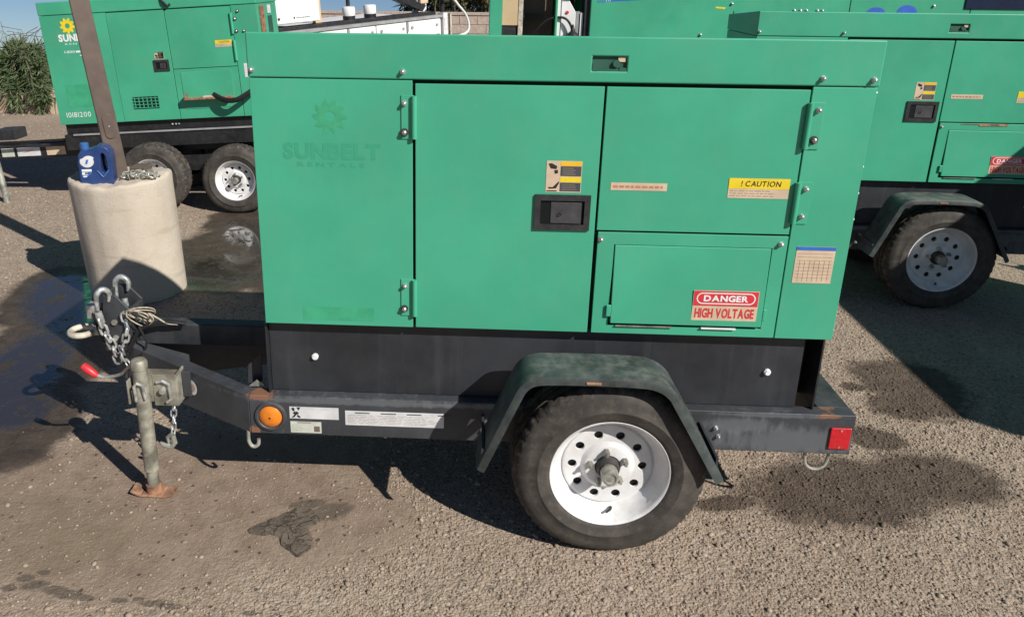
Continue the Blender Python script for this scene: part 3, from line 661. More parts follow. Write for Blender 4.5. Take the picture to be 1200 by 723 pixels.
def make_near():
    R = empty('generator_trailer')
    tag(R, 'green towable generator in front, with faded lettering and white rimmed wheel, nearest the camera', 'generator', 'green generator trailers')
    # body
    MB().box(.004, Wd-.004, .016, D-.004, HB+.002, HS-.001).build('enclosure', 'green', R, bev=.004)
    MB().box(.03, Wd-.03, .0115, .0145, HB+.006, HS-.002).build('gap_shade_sheet', 'gapblack', R)  # black sheet behind the panels, painting the shade in their gaps
    MB().box(0, .5390, 0, .0105, HB, HS-.0015).build('front_panel', 'green', R, bev=.002)
    rp = MB().box(1.8215, Wd, 0, .0105, HB, HS-.0015).build('front_panel', 'green', R, bev=.002)
    MB().box(-.0012, .0035, .011, D-.002, HB, HS-.0015).build('end_panel', 'green', R, bev=.001)
    MB().box(Wd-.0035, Wd+.0012, .011, D-.002, HB, HS-.0015).build('end_panel', 'green', R, bev=.001)
    # roof cap with the lifting-eye opening in its front face
    cp = MB(); xs = [-.004, 1.117, 1.227, Wd+.004]; zs = [HS+.0012, 1.704, 1.750, HT]; y0 = -.004
    V = {}
    for i, x in enumerate(xs):
        for j, z in enumerate(zs): V[i, j] = cp.bm.verts.new((x, y0, z))
    for i in range(3):
        for j in range(3):
            if (i, j) != (1, 1): cp.bm.faces.new((V[i, j], V[i+1, j], V[i+1, j+1], V[i, j+1]))
    ins = [V[1, 1], V[2, 1], V[2, 2], V[1, 2]]; inb = [cp.bm.verts.new((v.co.x, .010, v.co.z)) for v in ins]
    for k in range(4): cp.bm.faces.new((ins[k], inb[k], inb[(k+1) % 4], ins[(k+1) % 4]))
    bt = [cp.bm.verts.new((x, D+.004, HT-.045)) for x in xs]; bb = [cp.bm.verts.new((x, D+.004, zs[0])) for x in xs]
    for i in range(3):
        cp.bm.faces.new((V[i, 3], V[i+1, 3], bt[i+1], bt[i])); cp.bm.faces.new((bb[i+1], bb[i], bt[i], bt[i+1])); cp.bm.faces.new((V[i+1, 0], V[i, 0], bb[i], bb[i+1]))
    cp.bm.faces.new((V[0, 0], V[0, 1], V[0, 2], V[0, 3], bt[0], bb[0])); cp.bm.faces.new((V[3, 3], V[3, 2], V[3, 1], V[3, 0], bb[3], bt[3]))
    cap = cp.build('roof_cap', 'green_cap', R, bev=.006, seg=3)
    MB().box(1.105, 1.24, .0085, .0092, 1.692, 1.762).build('opening_back', 'darkgreen', cap)
    lk = MB(); lk.box(1.118, 1.136, -.002, .008, 1.7045, 1.728); lk.box(1.136, 1.205, 0, .008, 1.7045, 1.7105); lk.cyl((1.195, .008, 1.728), (1.195, -.001, 1.728), .012, 12); lk.box(1.205, 1.2265, -.001, .008, 1.7045, 1.715)
    lk.build('lifting_eye', 'darkgreen', cap)
    MB().box(1.200, 1.224, .004, .008, 1.733, 1.748).build('inner_bracket', 'beige', cap)
    for x, z in ((.011, 1.692), (.508, 1.693), (1.845, 1.692), (2.003, 1.690)): bolt(R, x, -.004, z, .0085)
    for z in (1.645, 1.402, 1.312, 1.221, .812):
        mb = MB(); mb.cyl((Wd+.001, .03, z), (Wd+.012, .03, z), .007, 8); mb.build('bolt', 'zinc', R)
    # doors
    d1 = MB().box(.5485, 1.1630, 0, .0105, HB+.001, 1.6545).build('door', 'green', R, bev=.002)
    d1['label'] = 'wide left door with black latch'
    latch(d1, .955, 1.143, 1.168, 1.292, 0); warning_sticker(d1, .989, 1.107, 1.300, 1.408, 0)
    h = hinge(R, .502, .5455, 1.472, 1.617, 0); bolt(R, .513, -.004, 1.591, .0085); bolt(R, .513, -.004, 1.495, .0105, washer=True)
    h = hinge(R, .497, .5455, .832, .972, 0); bolt(R, .512, -.004, .948, .0085); bolt(R, .509, -.004, .86, .0105, washer=True)
    d2 = MB().box(1.1705, 1.8165, 0, .0105, 1.1695, 1.6545).build('door', 'green', R, bev=.002)
    d2['label'] = 'upper right door with yellow caution label'
    caution_label(d2, 1.595, 1.794, 1.294, 1.362, 0)
    s = sticker('instruction_label', 1.206, 1.393, 1.312, 1.338, 0, 'beige', d2)
    quads('print', fine_print(1.214, 1.386, 1.318, 1.332, 1, 21, .95, .5), -.0018, 'inkfaintred', s)
    for z0, z1, bz in ((1.463, 1.616, (1.592, 1.495)), (1.209, 1.354, (1.332, 1.237))):
        hinge(R, 1.866, 1.8195, z0, z1, 0, True)
        bolt(R, 1.847, -.004, bz[0], .0085); bolt(R, 1.846, -.004, bz[1], .0105 if z0 > 1.4 else .0085, washer=z0 > 1.4)
    # lower panel with its recessed hatch
    fr = MB(); X0, X1, Z0, Z1 = 1.1765, 1.8175, HB+.001, 1.1625; a0, a1, c0, c1 = 1.234, 1.769, .818, 1.119
    xs = [X0, a0, a1, X1]; zs = [Z0, c0, c1, Z1]; V = {}
    for i, x in enumerate(xs):
        for j, z in enumerate(zs):
            for kk, yv in enumerate((0, .0105)): V[i, j, kk] = fr.bm.verts.new((x, yv, z))
    for i in range(3):
        for j in range(3):
            if (i, j) == (1, 1): continue
            fr.bm.faces.new([V[i, j, 0], V[i+1, j, 0], V[i+1, j+1, 0], V[i, j+1, 0]]); fr.bm.faces.new([V[i, j+1, 1], V[i+1, j+1, 1], V[i+1, j, 1], V[i, j, 1]])
    for (i, j), (k, l) in [((0, 0), (1, 0)), ((1, 0), (2, 0)), ((2, 0), (3, 0)), ((3, 0), (3, 1)), ((3, 1), (3, 2)), ((3, 2), (3, 3)), ((3, 3), (2, 3)), ((2, 3), (1, 3)), ((1, 3), (0, 3)), ((0, 3), (0, 2)), ((0, 2), (0, 1)), ((0, 1), (0, 0)),
                             ((1, 1), (1, 2)), ((1, 2), (2, 2)), ((2, 2), (2, 1)), ((2, 1), (1, 1))]:
        fr.bm.faces.new([V[i, j, 0], V[i, j, 1], V[k, l, 1], V[k, l, 0]])
    low = fr.build('lower_panel', 'green', R, bev=.0015)
    ht = MB(); ht.hexa([(1.2395, -.012, .829), (1.7645, -.012, .829), (1.7645, .006, .829), (1.2395, .006, .829), (1.237, -.001, 1.1175), (1.7665, -.001, 1.1175), (1.7665, .006, 1.1175), (1.237, .006, 1.1175)])
    hatch = ht.build('hatch', 'green', low, bev=.003)
    for xa, xb in ((1.222, 1.240), (1.764, 1.777)):
        MB().box(xa, xb, -.011, -.003, .853, .898).build('hatch_tab', 'green', low, bev=.004)
    MB().box(1.26, 1.46, -.0085, -.0005, .8165, .8195).build('gap_reflection', 'galv', low); MB().box(1.56, 1.68, -.0095, -.0005, .8160, .8200).build('gap_reflection', 'inkwhite', low)  # pale strips stand in for the bright reflection in the hatch's lower gap
    dg = danger_sign(R, 1.520, 1.744, .851, .963, 0)
    dg.rotation_euler = (0, 0, 0); dg.location = (0, -.0100, 0)
    for x, z in ((1.187, 1.138), (1.794, 1.136)): bolt(R, x, 0, z, .0085)
    # data chart
    s = sticker('data_label', 1.850, 1.980, .997, 1.129, 0, 'beige', rp); quads('print', [(1.850, 1.980, 1.116, 1.129)], -.0018, 'blueprint', s)
    quads('print', [(1.856, 1.974, 1.104-i*.0125, 1.105-i*.0125) for i in range(8)]+[(1.866+i*.0165, 1.867+i*.0165, 1.004, 1.078) for i in range(7)], -.0018, 'inkfaint', s)
    # removed print on the left panel
    g = R
    gp = [sun_mark(.2625, 1.541, .060, -.0006, 'ghost2', g), lettering('SUNBELT', .099, .431, 1.396, 1.453, -.0006, 'ghost', g, name='faded_lettering', off=.045, spacing=.9),
          lettering('RENTALS', .145, .376, 1.371, 1.386, -.0006, 'ghost', g, name='faded_lettering', off=.02, spacing=1.5),
          quads('faded_patch', [(.140, .398, .803, .856)], -.0005, 'ghost3', g)]
    # chassis -------------------------------------------------
    tk = MB().box(-.004, 1.952, .046, D-.046, .4865, HB-.014).build('fuel_tank', 'tank', R, bev=.003)
    MB().box(-.0105, -.0045, .022, D-.03, .4865, HB-.003).build('end_plate', 'tank', R)
    MB().box(2.010, 2.016, .034, D-.03, .4865, HB-.003).build('end_plate', 'blackmetal', R)
    MB().box(.0, 2.01, .040, D-.04, HB-.0135, HB-.0015).build('base_frame', 'blackmetal', R)  # black frame that also paints in the enclosure's shadow above the tank
    MB().box(1.955, 2.008, .16, D-.16, .4865, HB-.014).build('inner_plate', 'blackmetal', R)
    for x, z in ((.167, .634), (1.832, .630)):
        mb = MB(); mb.cyl((x, .0455, z), (x, .038, z), .0125, 16); mb.cyl((x, .038, z), (x, .032, z), .009, 12); mb.build('bolt', 'inkwhite', R)
    for x in (1.09, 1.145):
        mb = MB(); mb.cyl((x, .0395, HB-.008), (x, .022, HB-.008), .006, 8); mb.build('bolt', 'washer', R)
    # side rails: a channel each
    for s_, ya, yb in ((0, 0.0, .06), (1, D-.06, D)):
        o = MB().box(-.085, 2.160, ya, yb, .322, .4855).build('side_rail', 'rail', R, bev=.004)
    MB().box(2.040, 2.160, .0605, D-.0605, .325, .4840).build('rear_beam', 'frame', R, bev=.004)
    MB().box(.06, .14, .0605, D-.0605, .33, .478).build('cross_beam', 'frame', R, bev=.004)
    MB().box(1.2, 1.29, -.01, D+.01, .30, .39).build('axle', 'blackmetal', R, bev=.006)
    # tongue: two converging rails and a draw bar
    def arail(p, q, t=.055, mk='rail'):
        (x0, y0, za, zb), (x1, y1, zc, zd) = p, q; d = Vector((x1-x0, y1-y0)).normalized(); n_ = Vector((-d.y, d.x))*t
        
        n_ = -n_ if (n_.y < 0) == (y0 < D/2) else n_
        v = [(x0, y0, za), (x1, y1, zc), (x1+n_.x, y1+n_.y, zc), (x0+n_.x, y0+n_.y, za), (x0, y0, zb), (x1, y1, zd), (x1+n_.x, y1+n_.y, zd), (x0+n_.x, y0+n_.y, zb)]
        return MB().hexa(v).build('tongue_rail', mk, R, bev=.004)
    ar = arail((-.086, .001, .320, .482), (-.690, .298, .362, .536)); arail((-.086, D-.001, .320, .482), (-.690, D-.298, .362, .536))
    # oval badge on the front rail
    dv = Vector((-.604, .297)).normalized(); bx, by, bz = -.352, .1305, .436
    bd = MB(); bd.faces([(bx+dv.x*.028*math.cos(t), by+dv.y*.028*math.cos(t)-.0022, bz+.033*math.sin(t)) for t in [2*PI*i/24 for i in range(24)]], [tuple(range(24))]); bd.build('badge', 'offwhite', ar)
    bd = MB(); bd.faces([(bx+dv.x*.017*math.cos(t), by+dv.y*.017*math.cos(t)-.0036, bz+.018*math.sin(t)) for t in [2*PI*i/24 for i in range(24)]], [tuple(range(24))]); bd.build('print', 'inkfaint', ar)
    MB().box(-.640, .058, .330, .400, .520, .614).build('draw_bar', 'frame', R, bev=.006)
    MB().box(-.706, -.6915, .300, D-.300, .370, .518).build('gusset_plate', 'frame', R, bev=.002)
    MB().box(.045, .0575, .3, D-.3, .40, .519).build('gusset_plate', 'frame', R)
    # coupler channel: two cheeks and a web
    ck = MB(); poly = [(-.782, .500), (-.648, .500), (-.644, .690), (-.700, .752), (-.748, .752)]
    ck.prism(poly, .290, .302); ck.prism(poly, .410, .422); ck.box(-.660, -.6415, .302, .410, .505, .685); ck.prism([(-.782, .500), (-.772, .500), (-.738, .752), (-.748, .752)], .302, .410)
    cc = ck.build('coupler_channel', 'frame', R, bev=.003)
    for x, z in ((-.715, .565), (-.712, .635)):
        MB().cyl((x, .2895, z), (x, .279, z), .012, 6).build('coupler_bolt', 'galv', cc)
    lr = MB(); ring = [(-.880+.047*math.cos(2*PI*i/32), .335+.047*math.sin(2*PI*i/32), .567) for i in range(32)]
    lr.tube(ring, .0130, 12, closed=True); lr.cyl((-.832, .345, .567), (-.775, .350, .567), .02, 12); lr.build('lunette_ring', 'cream', R)
    pb = MB(); pb.box(-.866, -.820, .36, .405, .611, .674); pb.build('plug_socket', 'steel', R, bev=.004)
    MB().cyl((-.820, .38, .640), (-.775, .38, .640), .014, 10).build('socket_arm', 'blackmetal', R)
    # hooks over the coupler and the safety chain
    def hook(name, p, ang, s=1.0):
        pts = [(-.030, 0, -.065), (-.030, 0, -.02), (-.026, 0, .008), (-.008, 0, .026), (.014, 0, .020), (.026, 0, .0), (.024, 0, -.022), (.018, 0, -.036)]
        mtx = Matrix.Translation(p) @ Matrix.Rotation(ang, 4, 'Z')
        mb = MB(); P3 = smooth_outline3(pts, 4); rad = [.0075, .010, .012, .0125, .012, .0115, .009, .005]; mb.tube([mtx @ (Vector(q)*s) for q in P3], [(rad[min(7, i//4)]*(1-i % 4/4)+rad[min(7, i//4+1)]*(i % 4/4))*s for i in range(len(P3))], 12); return mb.build(name, 'steel', R)
    hook('chain_hook', (-.740, .278, .757), .75, .92); hook('chain_hook', (-.713, .395, .765), .1, .98)
    ch = MB(); ch.cyl((-.762, .262, .690), (-.752, .262, .64), .014, 10); co = ch.build('safety_chain', 'steel', R)
    chain_links(co, [(-.755, .262, .645), (-.748, .262, .610), (-.735, .265, .575), (-.722, .270, .525), (-.708, .275, .455)], L=.046, Wd=.029, r=.0052)
    ch = MB(); ch.cyl((-.452, .186, .36), (-.452, .186, .345), .009, 10); co = ch.build('safety_chain', 'galv', R)
    chain_links(co, [(-.452, .176, .35), (-.45, .15, .27), (-.455, .14, .205), (-.47, .13, .185)], L=.034, Wd=.021, r=.0036)
    hk = MB(); hk.tube([(-.452, .13, .215), (-.448, .13, .18), (-.46, .13, .162), (-.49, .13, .166), (-.508, .13, .178)], [.010, .012, .012, .010, .006], 8); hk.tube([(-.452, .13, .225), (-.475, .13, .205), (-.47, .13, .18)], .007, 6); hk.build('chain_hook', 'galv', co)
    ch = MB(); ch.cyl((-.700, .372, .705), (-.694, .366, .672), .012, 10); co = ch.build('safety_chain', 'steel', R)
    chain_links(co, [(-.690, .330, .690), (-.668, .284, .665), (-.655, .272, .61), (-.668, .268, .560), (-.690, .268, .52), (-.672, .262, .475), (-.648, .255, .44)], L=.040, Wd=.025, r=.0045)
    MB().tube(smooth_outline3([(-.845, .37, .640), (-.80, .31, .600), (-.755, .270, .545), (-.70, .262, .50), (-.655, .268, .535), (-.61, .275, .60), (-.54, .30, .628), (-.44, .31, .625)]), .0055, 8).build('light_cable', 'hose', R)
    MB().tube(smooth_outline3([(-.60, .262, .63), (-.575, .258, .56), (-.60, .255, .51), (-.64, .258, .48), (-.665, .262, .43)]), .0048, 8).build('light_cable', 'hose', R)
    # breakaway cable and its cord
    cb = MB(); cb.tube(smooth_outline3([(-.42, .30, .632), (-.487, .285, .645), (-.55, .275, .636), (-.600, .270, .612), (-.640, .270, .550), (-.672, .270, .480), (-.705, .270, .410)]), .0085, 8); cb.build('brake_cable', 'hose', R)
    tw = MB()
    for i, (dx, dz, k) in enumerate(((0, 0, 1.0), (.012, .006, .9), (-.010, -.006, 1.08), (.02, -.01, .8))):
        tw.tube([(-.592+dx+.036*k*math.cos(t)+.020*math.sin(2*t), .285+.03*math.cos(t+i)-.02*math.sin(t), .662+dz+.050*k*math.sin(t)) for t in [2*PI*j/28 for j in range(28)]], .0026, 6, closed=True)
    tw.tube(smooth_outline3([(-.56, .27, .69), (-.52, .27, .665), (-.49, .28, .640), (-.45, .29, .632)]), .0035, 6); tw.build('coiled_cord', 'twine', R)
    # jack
    jk = MB(); jx, jy = -.512, .040
    jk.cyl((jx, jy, .115), (jx, jy, .560), .0285, 20); jk.lathe([(.0285, .560), (.032, .562), (.032, .588), (.026, .598), (.008, .604), (.0005, .604)], (jx, jy, 0), 20, 'z')
    ja = jk.build('jack', 'oldgalv', R)
    MB().cyl((jx, jy, .022), (jx, jy, .118), .023, 16).build('jack_leg', 'oldgalv', ja)
    ft = MB(); ft.hexa([(jx-.045, jy-.034, .006), (jx+.045, jy-.034, .006), (jx+.045, jy+.034, .006), (jx-.045, jy+.034, .006), (jx-.04, jy-.030, .013), (jx+.04, jy-.030, .013), (jx+.04, jy+.030, .013), (jx-.04, jy+.030, .013)])
    ft.hexa([(jx-.085, jy-.030, .020), (jx-.045, jy-.034, .004), (jx-.045, jy+.034, .004), (jx-.085, jy+.030, .020), (jx-.086, jy-.030, .026), (jx-.044, jy-.034, .011), (jx-.044, jy+.034, .011), (jx-.086, jy+.030, .026)])
    ft.hexa([(jx+.044, jy-.034, .004), (jx+.088, jy-.030, .012), (jx+.088, jy+.030, .012), (jx+.044, jy+.034, .004), (jx+.044, jy-.034, .011), (jx+.088, jy-.030, .018), (jx+.088, jy+.030, .018), (jx+.044, jy+.034, .011)])
    ft.cyl((jx, jy, .010), (jx, jy, .048), .030, 16); ft.build('jack_foot', 'rusty', ja)
    bk = MB(); bk.box(jx+.030, jx+.125, .070, .078, .385, .520); bk.box(jx+.118, jx+.126, .078, .150, .385, .520); bk.box(jx-.02, jx+.125, .0785, .150, .495, .503); bk.box(jx-.045, jx-.038, .01, .10, .42, .52); bk.box(jx-.045, jx+.05, .072, .079, .40, .52)
    bk.build('jack_bracket', 'oldgalv', ja, bev=.002)
    uh = MB(); uh.tube([(jx-.008, .002, .44), (jx-.010, -.002, .505), (jx+.004, -.004, .520), (jx+.020, .004, .508), (jx+.024, .010, .445)], .006, 8); uh.tube([(jx+.05, .062, .49), (jx+.075, .058, .50), (jx+.098, .060, .485), (jx+.10, .064, .42), (jx+.082, .062, .405)], .006, 8)
    uh.cyl((jx+.07, .070, .455), (jx+.07, .052, .455), .012, 8); uh.build('locking_pin', 'steel', ja)
    MB().box(jx+.126, jx+.160, .118, .152, .40, .51).build('mounting_pad', 'frame', R, bev=.003)
    cr = MB(); cr.tube(smooth_outline3([(jx-.012, jy, .585), (jx-.05, .055, .556), (jx-.085, .07, .520), (jx-.12, .08, .503), (jx-.165, .08, .497), (jx-.190, .08, .503)]), .0065, 8); ck2 = cr.build('crank', 'galv', ja)
    MB().tube([(-.702, .080, .500), (-.716, .080, .510), (-.740, .082, .528), (-.757, .084, .541)], [.009, .015, .017, .014], 12).build('crank_grip', 'red', ja)
    # amber side light
    lt = MB(); lt.lathe([(.0005, -.0045), (.046, -.0045), (.050, -.010), (.058, -.009), (.062, -.002), (.062, .001)], (-.004, 0, .399), 32); so_ = lt.build('side_light', 'plastic2', R)
    ln = MB(); ln.lathe([(.0005, -.017), (.020, -.0165), (.036, -.0125), (.043, -.0065), (.044, -.003)], (-.004, 0, .399), 32); ln.build('lens', 'amberlens', so_)
    MB().cyl((-.004, -.0165, .399), (-.004, -.0185, .399), .004, 8).build('lens_screw', 'washer', so_)
    # labels on the rail
    s = sticker('rail_label', .069, .256, .393, .443, 0, 'offwhite', R)
    quads('print', [[(.076, .436), (.085, .441), (.090, .430), (.083, .424)], [(.096, .441), (.112, .442), (.104, .428)], [(.080, .416), (.098, .424), (.106, .414), (.092, .408)], [(.076, .396), (.086, .398), (.094, .408), (.088, .411)], [(.104, .396), (.112, .400), (.100, .410), (.096, .404)], [(.083, .428), (.093, .421), (.089, .415)]], -.0018, 'inkblack', s)
    s = sticker('rail_label', .070, .188, .332, .380, 0, 'palegreen', R)
    quads('print', [(.098, .150, .374, .379)]+fine_print(.076, .150, .338, .370, 4, 31, .4, .2), -.0018, 'inkfaint', s); quads('print', [(.160, .182, .338, .362)], -.0018, 'brownbay', s)
    s = sticker('rail_label', .281, .654, .373, .434, 0, 'offwhite', R)
    quads('print', [(.318+i*.098, .318+i*.098+r, .424, .428) for i, r in ((0, .056), (1, .058), (2, .056), (3.2, .05))], -.0018, 'inkgrey', s)
    quads('print', fine_print(.29, .645, .380, .420, 6, 33, .7, .18), -.0018, 'inkfaint', s)
    # red reflector at the rear end
    rl = MB().box(2.074, 2.149, -.008, 0, .347, .436).build('tail_reflector', 'redlens', R, bev=.004)
    for z in (.357, .426): MB().cyl((2.1115, -.008, z), (2.1115, -.0095, z), .004, 8).build('reflector_screw', 'zinc', rl)
    # loops under the rail
    MB().tube(smooth_outline3([(2.012, .03, .325), (2.014, .03, .285), (2.024, .03, .252), (2.055, .03, .236), (2.088, .03, .250), (2.098, .03, .285), (2.100, .03, .325)]), .0065, 8).build('tie_down_loop', 'galv', R)
    MB().tube(smooth_outline3([(-.098, .01, .325), (-.100, .01, .285), (-.092, .01, .262), (-.078, .01, .256), (-.064, .01, .266), (-.060, .01, .290)]), .0070, 8).build('tie_down_loop', 'galv', R)
    MB().cyl((.43, .02, .3225), (.43, .02, .312), .008, 8).build('bolt', 'galv', R)
    # splash bracket by the tongue
    sb = MB(); sb.hexa([(-.112, .09, .4865), (-.060, .105, .4865), (-.060, .110, .4865), (-.112, .095, .4865), (-.105, .09, .565), (-.058, .105, .605), (-.058, .110, .605), (-.105, .095, .565)]); sb.build('splash_plate', 'tank', R)
    MB().prism([(-.102, .4865), (-.034, .4865), (-.048, .502), (-.072, .512)], .066, .074).build('splash_gusset', 'galv', R)
    # wheels and fenders
    for s_ in (-1, 1):
        yo, yi = (-.250, -.072) if s_ < 0 else (D+.250, D+.072)
        f = fender(R, FEN, yo, yi)
        if s_ < 0:
            MB().box(1.135, 1.185, -.2535, -.2495, .712, .722).build('reflector_stub', 'rusty', f, bev=.003)
        for xx, zz in ((.80, .42), (1.60, .42)):
            ya, yb = (-.235, .0) if s_ < 0 else (D, D+.235)
            MB().box(xx-.004, xx+.004, ya, yb, zz-.03, zz+.02).build('fender_bracket', 'frame', R)
        wheel(R, 1.248, -.200 if s_ < 0 else D+.200, .335, side=s_)
    for x, z in ((.815, .405), (.800, .372), (1.660, .418), (1.672, .383)): bolt(R, x, 0, z, .008)
    return R, gp

def smooth_outline3(pts, n=5):
    out = []; P = [pts[0]]+list(pts)+[pts[-1]]
    for i in range(1, len(P)-2):
        a, b, c, d = (Vector(P[i+k]) for k in (-1, 0, 1, 2))
        for t in range(n):
            u = t/n; out.append(.5*((2*b)+(-a+c)*u+(2*a-5*b+4*c-d)*u*u+(-a+3*b-3*c+d)*u**3))
    out.append(Vector(pts[-1])); return out

near, ghosts = make_near()
right = copy_tree(near, skip=ghosts)
right.location = (2.4232, 2.4267, 0); right.rotation_euler = (0, 0, -.0183)
right['label'] = 'green towable generator behind on the right, cut off by the right edge of the photo'
MB().prism([(1.41, 1.146), (1.58, 1.150), (1.58, 1.162), (1.30, 1.160), (1.30, 1.157), (1.41, 1.156)], -.003, -.0006).build('rust_streak', 'rusty', right)
off = copy_tree(near, skip=ghosts)      # parked to the right of the picture; its shadow falls on the yard
off.location = (5.26, 1.42, 0); off.rotation_euler = (0, 0, -PI/2); off.scale = (1.2, 1.2, 1.2)
off['label'] = 'green towable generator parked outside the frame on the right, casting the long shadow'

# ------------------------------------------------------------------ twin-axle generator on the left
def make_left():
    TL = .066; R = empty('generator_trailer', (-2.92+1, 4.15, .30), (0, -TL, 0))
    tag(R, 'green twin axle generator with yellow sun emblem and white lettering, behind the brown post', 'generator', 'green generator trailers')
    c, s = math.cos(TL), math.sin(TL)
    def L(X, Z):   # yard coordinates on the front face -> along the tilted trailer
        a, b = X+1.92, Z-.30; return (a*c+b*s, -a*s+b*c)
    w_, hb, hs, ht = 1.03, .485, 1.41, 1.52      # half length and heights above the pivot
    x0, x1 = -1.0, .875; dp = .66
    MB().box(x0+.003, x1-.003, .016, dp, hb, hs).build('enclosure', 'green_far', R, bev=.006)
    MB().box(x0+.03, x1-.03, .012, .0145, hb+.004, hs-.002).build('gap_shade_sheet', 'gapblack', R)  # black sheet that puts shade into the gaps between doors
    cap = MB().hexa([(x0-.004, -.004, hs+.001), (x1+.004, -.004, hs+.001), (x1+.004, dp+.004, hs+.001), (x0-.004, dp+.004, hs+.001), (x0-.004, -.004, ht), (x1+.004, -.004, ht), (x1+.004, dp+.004, ht-.05), (x0-.004, dp+.004, ht-.05)]).build('roof_cap', 'green_far', R, bev=.008)
    MB().tube([(.07, .0, hs+.075), (.10, -.02, hs+.055), (.13, -.02, hs+.02), (.15, 0, hs+.035)], .012, 8).build('cap_handle', 'blackmetal', cap)
    xd = .088; xe = .655
    p = MB().box(x0, -.42, 0, .0105, hb, hs-.002).build('front_panel', 'green_far', R, bev=.002)
    dl = MB().box(-.417, xd-.002, 0, .0105, hb+.001, hs-.006).build('door', 'green_far', R, bev=.002)
    du = MB().box(xd+.003, xe-.002, 0, .0105, .915, hs-.006).build('door', 'green_far', R, bev=.002)
    dlo = MB().box(xd+.003, xe-.002, 0, .0105, hb+.001, .910).build('lower_panel', 'green_far', R, bev=.002)
    pr = MB().box(xe+.003, x1, 0, .0105, hb, hs-.002).build('front_panel', 'green_far', R, bev=.002)
    # sun emblem and lettering
    a = L(-2.77, 1.565); sun_mark(a[0], a[1], .070, -.0016, 'yellow', p, rays=9)
    MB().faces and None
    a = L(-2.86, 1.430); lettering('SUNBELT', a[0], a[0]+.33, a[1], a[1]+.062, -.0016, 'inkwhite', p, off=.045, spacing=.9)
    a = L(-2.81, 1.405); lettering('RENTALS', a[0], a[0]+.25, a[1], a[1]+.016, -.0016, 'inkwhite', p, off=.0, spacing=1.5)
    a = L(-2.825, 1.336); lettering('1-800', a[0], a[0]+.09, a[1], a[1]+.022, -.0016, 'inkwhite', p, off=.01)
    quads('print', [(a[0]+.10, a[0]+.14, a[1]+.002, a[1]+.018), (a[0]+.15, a[0]+.22, a[1]+.002, a[1]+.018), (a[0]+.23, a[0]+.30, a[1]+.002, a[1]+.018), (a[0]+.13, a[0]+.2, a[1]-.026, a[1]-.018)], -.0016, 'inkwhite', p)
    a = L(-2.905, .800); lettering('10181200', a[0]+.02, a[0]+.24, a[1]-.018, a[1]+.026, -.0016, 'inkwhite', p, off=0.0, spacing=1.25)
    a = L(-2.85, .875); quads('faded_patch', [(a[0], a[0]+.32, a[1], a[1]+.19)], -.0012, 'ghost3', p)
    # vent
    a = L(-2.268, .868); vb = MB().box(a[0], a[0]+.225, -.002, .002, a[1], a[1]+.105).build('vent', 'gapblack', dl)
    sl = MB()
    for i in range(6): sl.box(a[0]+.012+i*.037, a[0]+.020+i*.037, -.006, -.0022, a[1]+.004, a[1]+.101)
    for i in range(4): sl.box(a[0], a[0]+.225, -.009, -.0062, a[1]+.008+i*.027, a[1]+.014+i*.027)
    sl.build('vent_grid', 'green_far', vb)
    a = L(-2.052, 1.196); latch(dl, a[0], a[0]+.135, a[1], a[1]+.095, 0); warning_sticker(dl, a[0]+.018, a[0]+.10, a[1]+.10, a[1]+.150, 0)
    a = L(-1.505, 1.408); caution_label(du, a[0], a[0]+.145, a[1], a[1]+.055, 0)
    a = L(-1.545, .985); danger_sign(dlo, a[0], a[0]+.165, a[1]-.005, a[1]+.08, 0, True)
    hx = L(-1.80, 1.22); MB().box(xd+.06, xe-.06, -.004, 0, .57, .885).build('hatch', 'green_far', dlo, bev=.003)
    # outlet shelf with a cable hanging over it
    sf = MB(); sf.box(xd+.085, xd+.50, -.075, -.0042, .655, .668); sf.box(xd+.085, xd+.092, -.075, -.0042, .668, .70); sf.build('outlet_shelf', 'rusty', R)
    MB().box(xd+.25, xd+.36, -.070, -.02, .6685, .682).build('shelf_strip', 'beige', R)
    MB().tube(smooth_outline3([(xd+.34, -.05, .690), (xd+.44, -.09, .645), (xd+.54, -.11, .640), (xd+.62, -.10, .672), (xd+.70, -.07, .72), (xd+.74, -.005, .76)]), .022, 10).build('cable', 'hose', R)
    for z0 in (1.18, .96): MB().cyl((xe, -.008, z0), (xe, -.008, z0+.17), .011, 10).build('hinge', 'green_far', R)
    for z0 in (1.30, 1.20): bolt(R, xe+.03, 0, z0, .012, washer=True)
    # right-hand recess with a rusty strip, seen at the far end
    MB().box(x1+.0002, x1+.004, .09, .23, 1.17, 1.39).build('intake_strip', 'rusty', R); MB().box(x1+.0002, x1+.004, .34, .46, 1.15, 1.30).build('label', 'darkgreen', R)
    MB().box(x1+.0002, x1+.004, .34, .44, 1.32, 1.39).build('label', 'offwhite', R)
    a = L(-1.297, 1.16); sticker('label', a[0]+.03, a[0]+.085, a[1], a[1]+.115, 0, 'offwhite', pr)
    for x, z in ((.715, 1.36), (.75, 1.20)): bolt(R, x, 0, z, .01, washer=True)
    # chassis
    MB().box(x0+.02, x1-.02, .04, dp-.04, .395, hb-.001).build('base_frame', 'blackmetal', R)
    MB().box(x0+.01, x1+.15, .0, .06, .255, .392).build('side_rail', 'blackmetal', R, bev=.004); MB().box(x0+.01, x1+.15, dp-.06, dp, .255, .392).build('side_rail', 'blackmetal', R, bev=.004)
    MB().box(x0+.10, x1, -.012, -.002, .385, .399).build('rail_trim', 'grey', R)
    MB().box(x0+.01, x1+.1, .065, dp-.065, .20, .393).build('belly_pan', 'blackmetal', R)
    for x in (-.01, .022, .05): bolt(R, x, .0395, .44, .008)
    r = .305
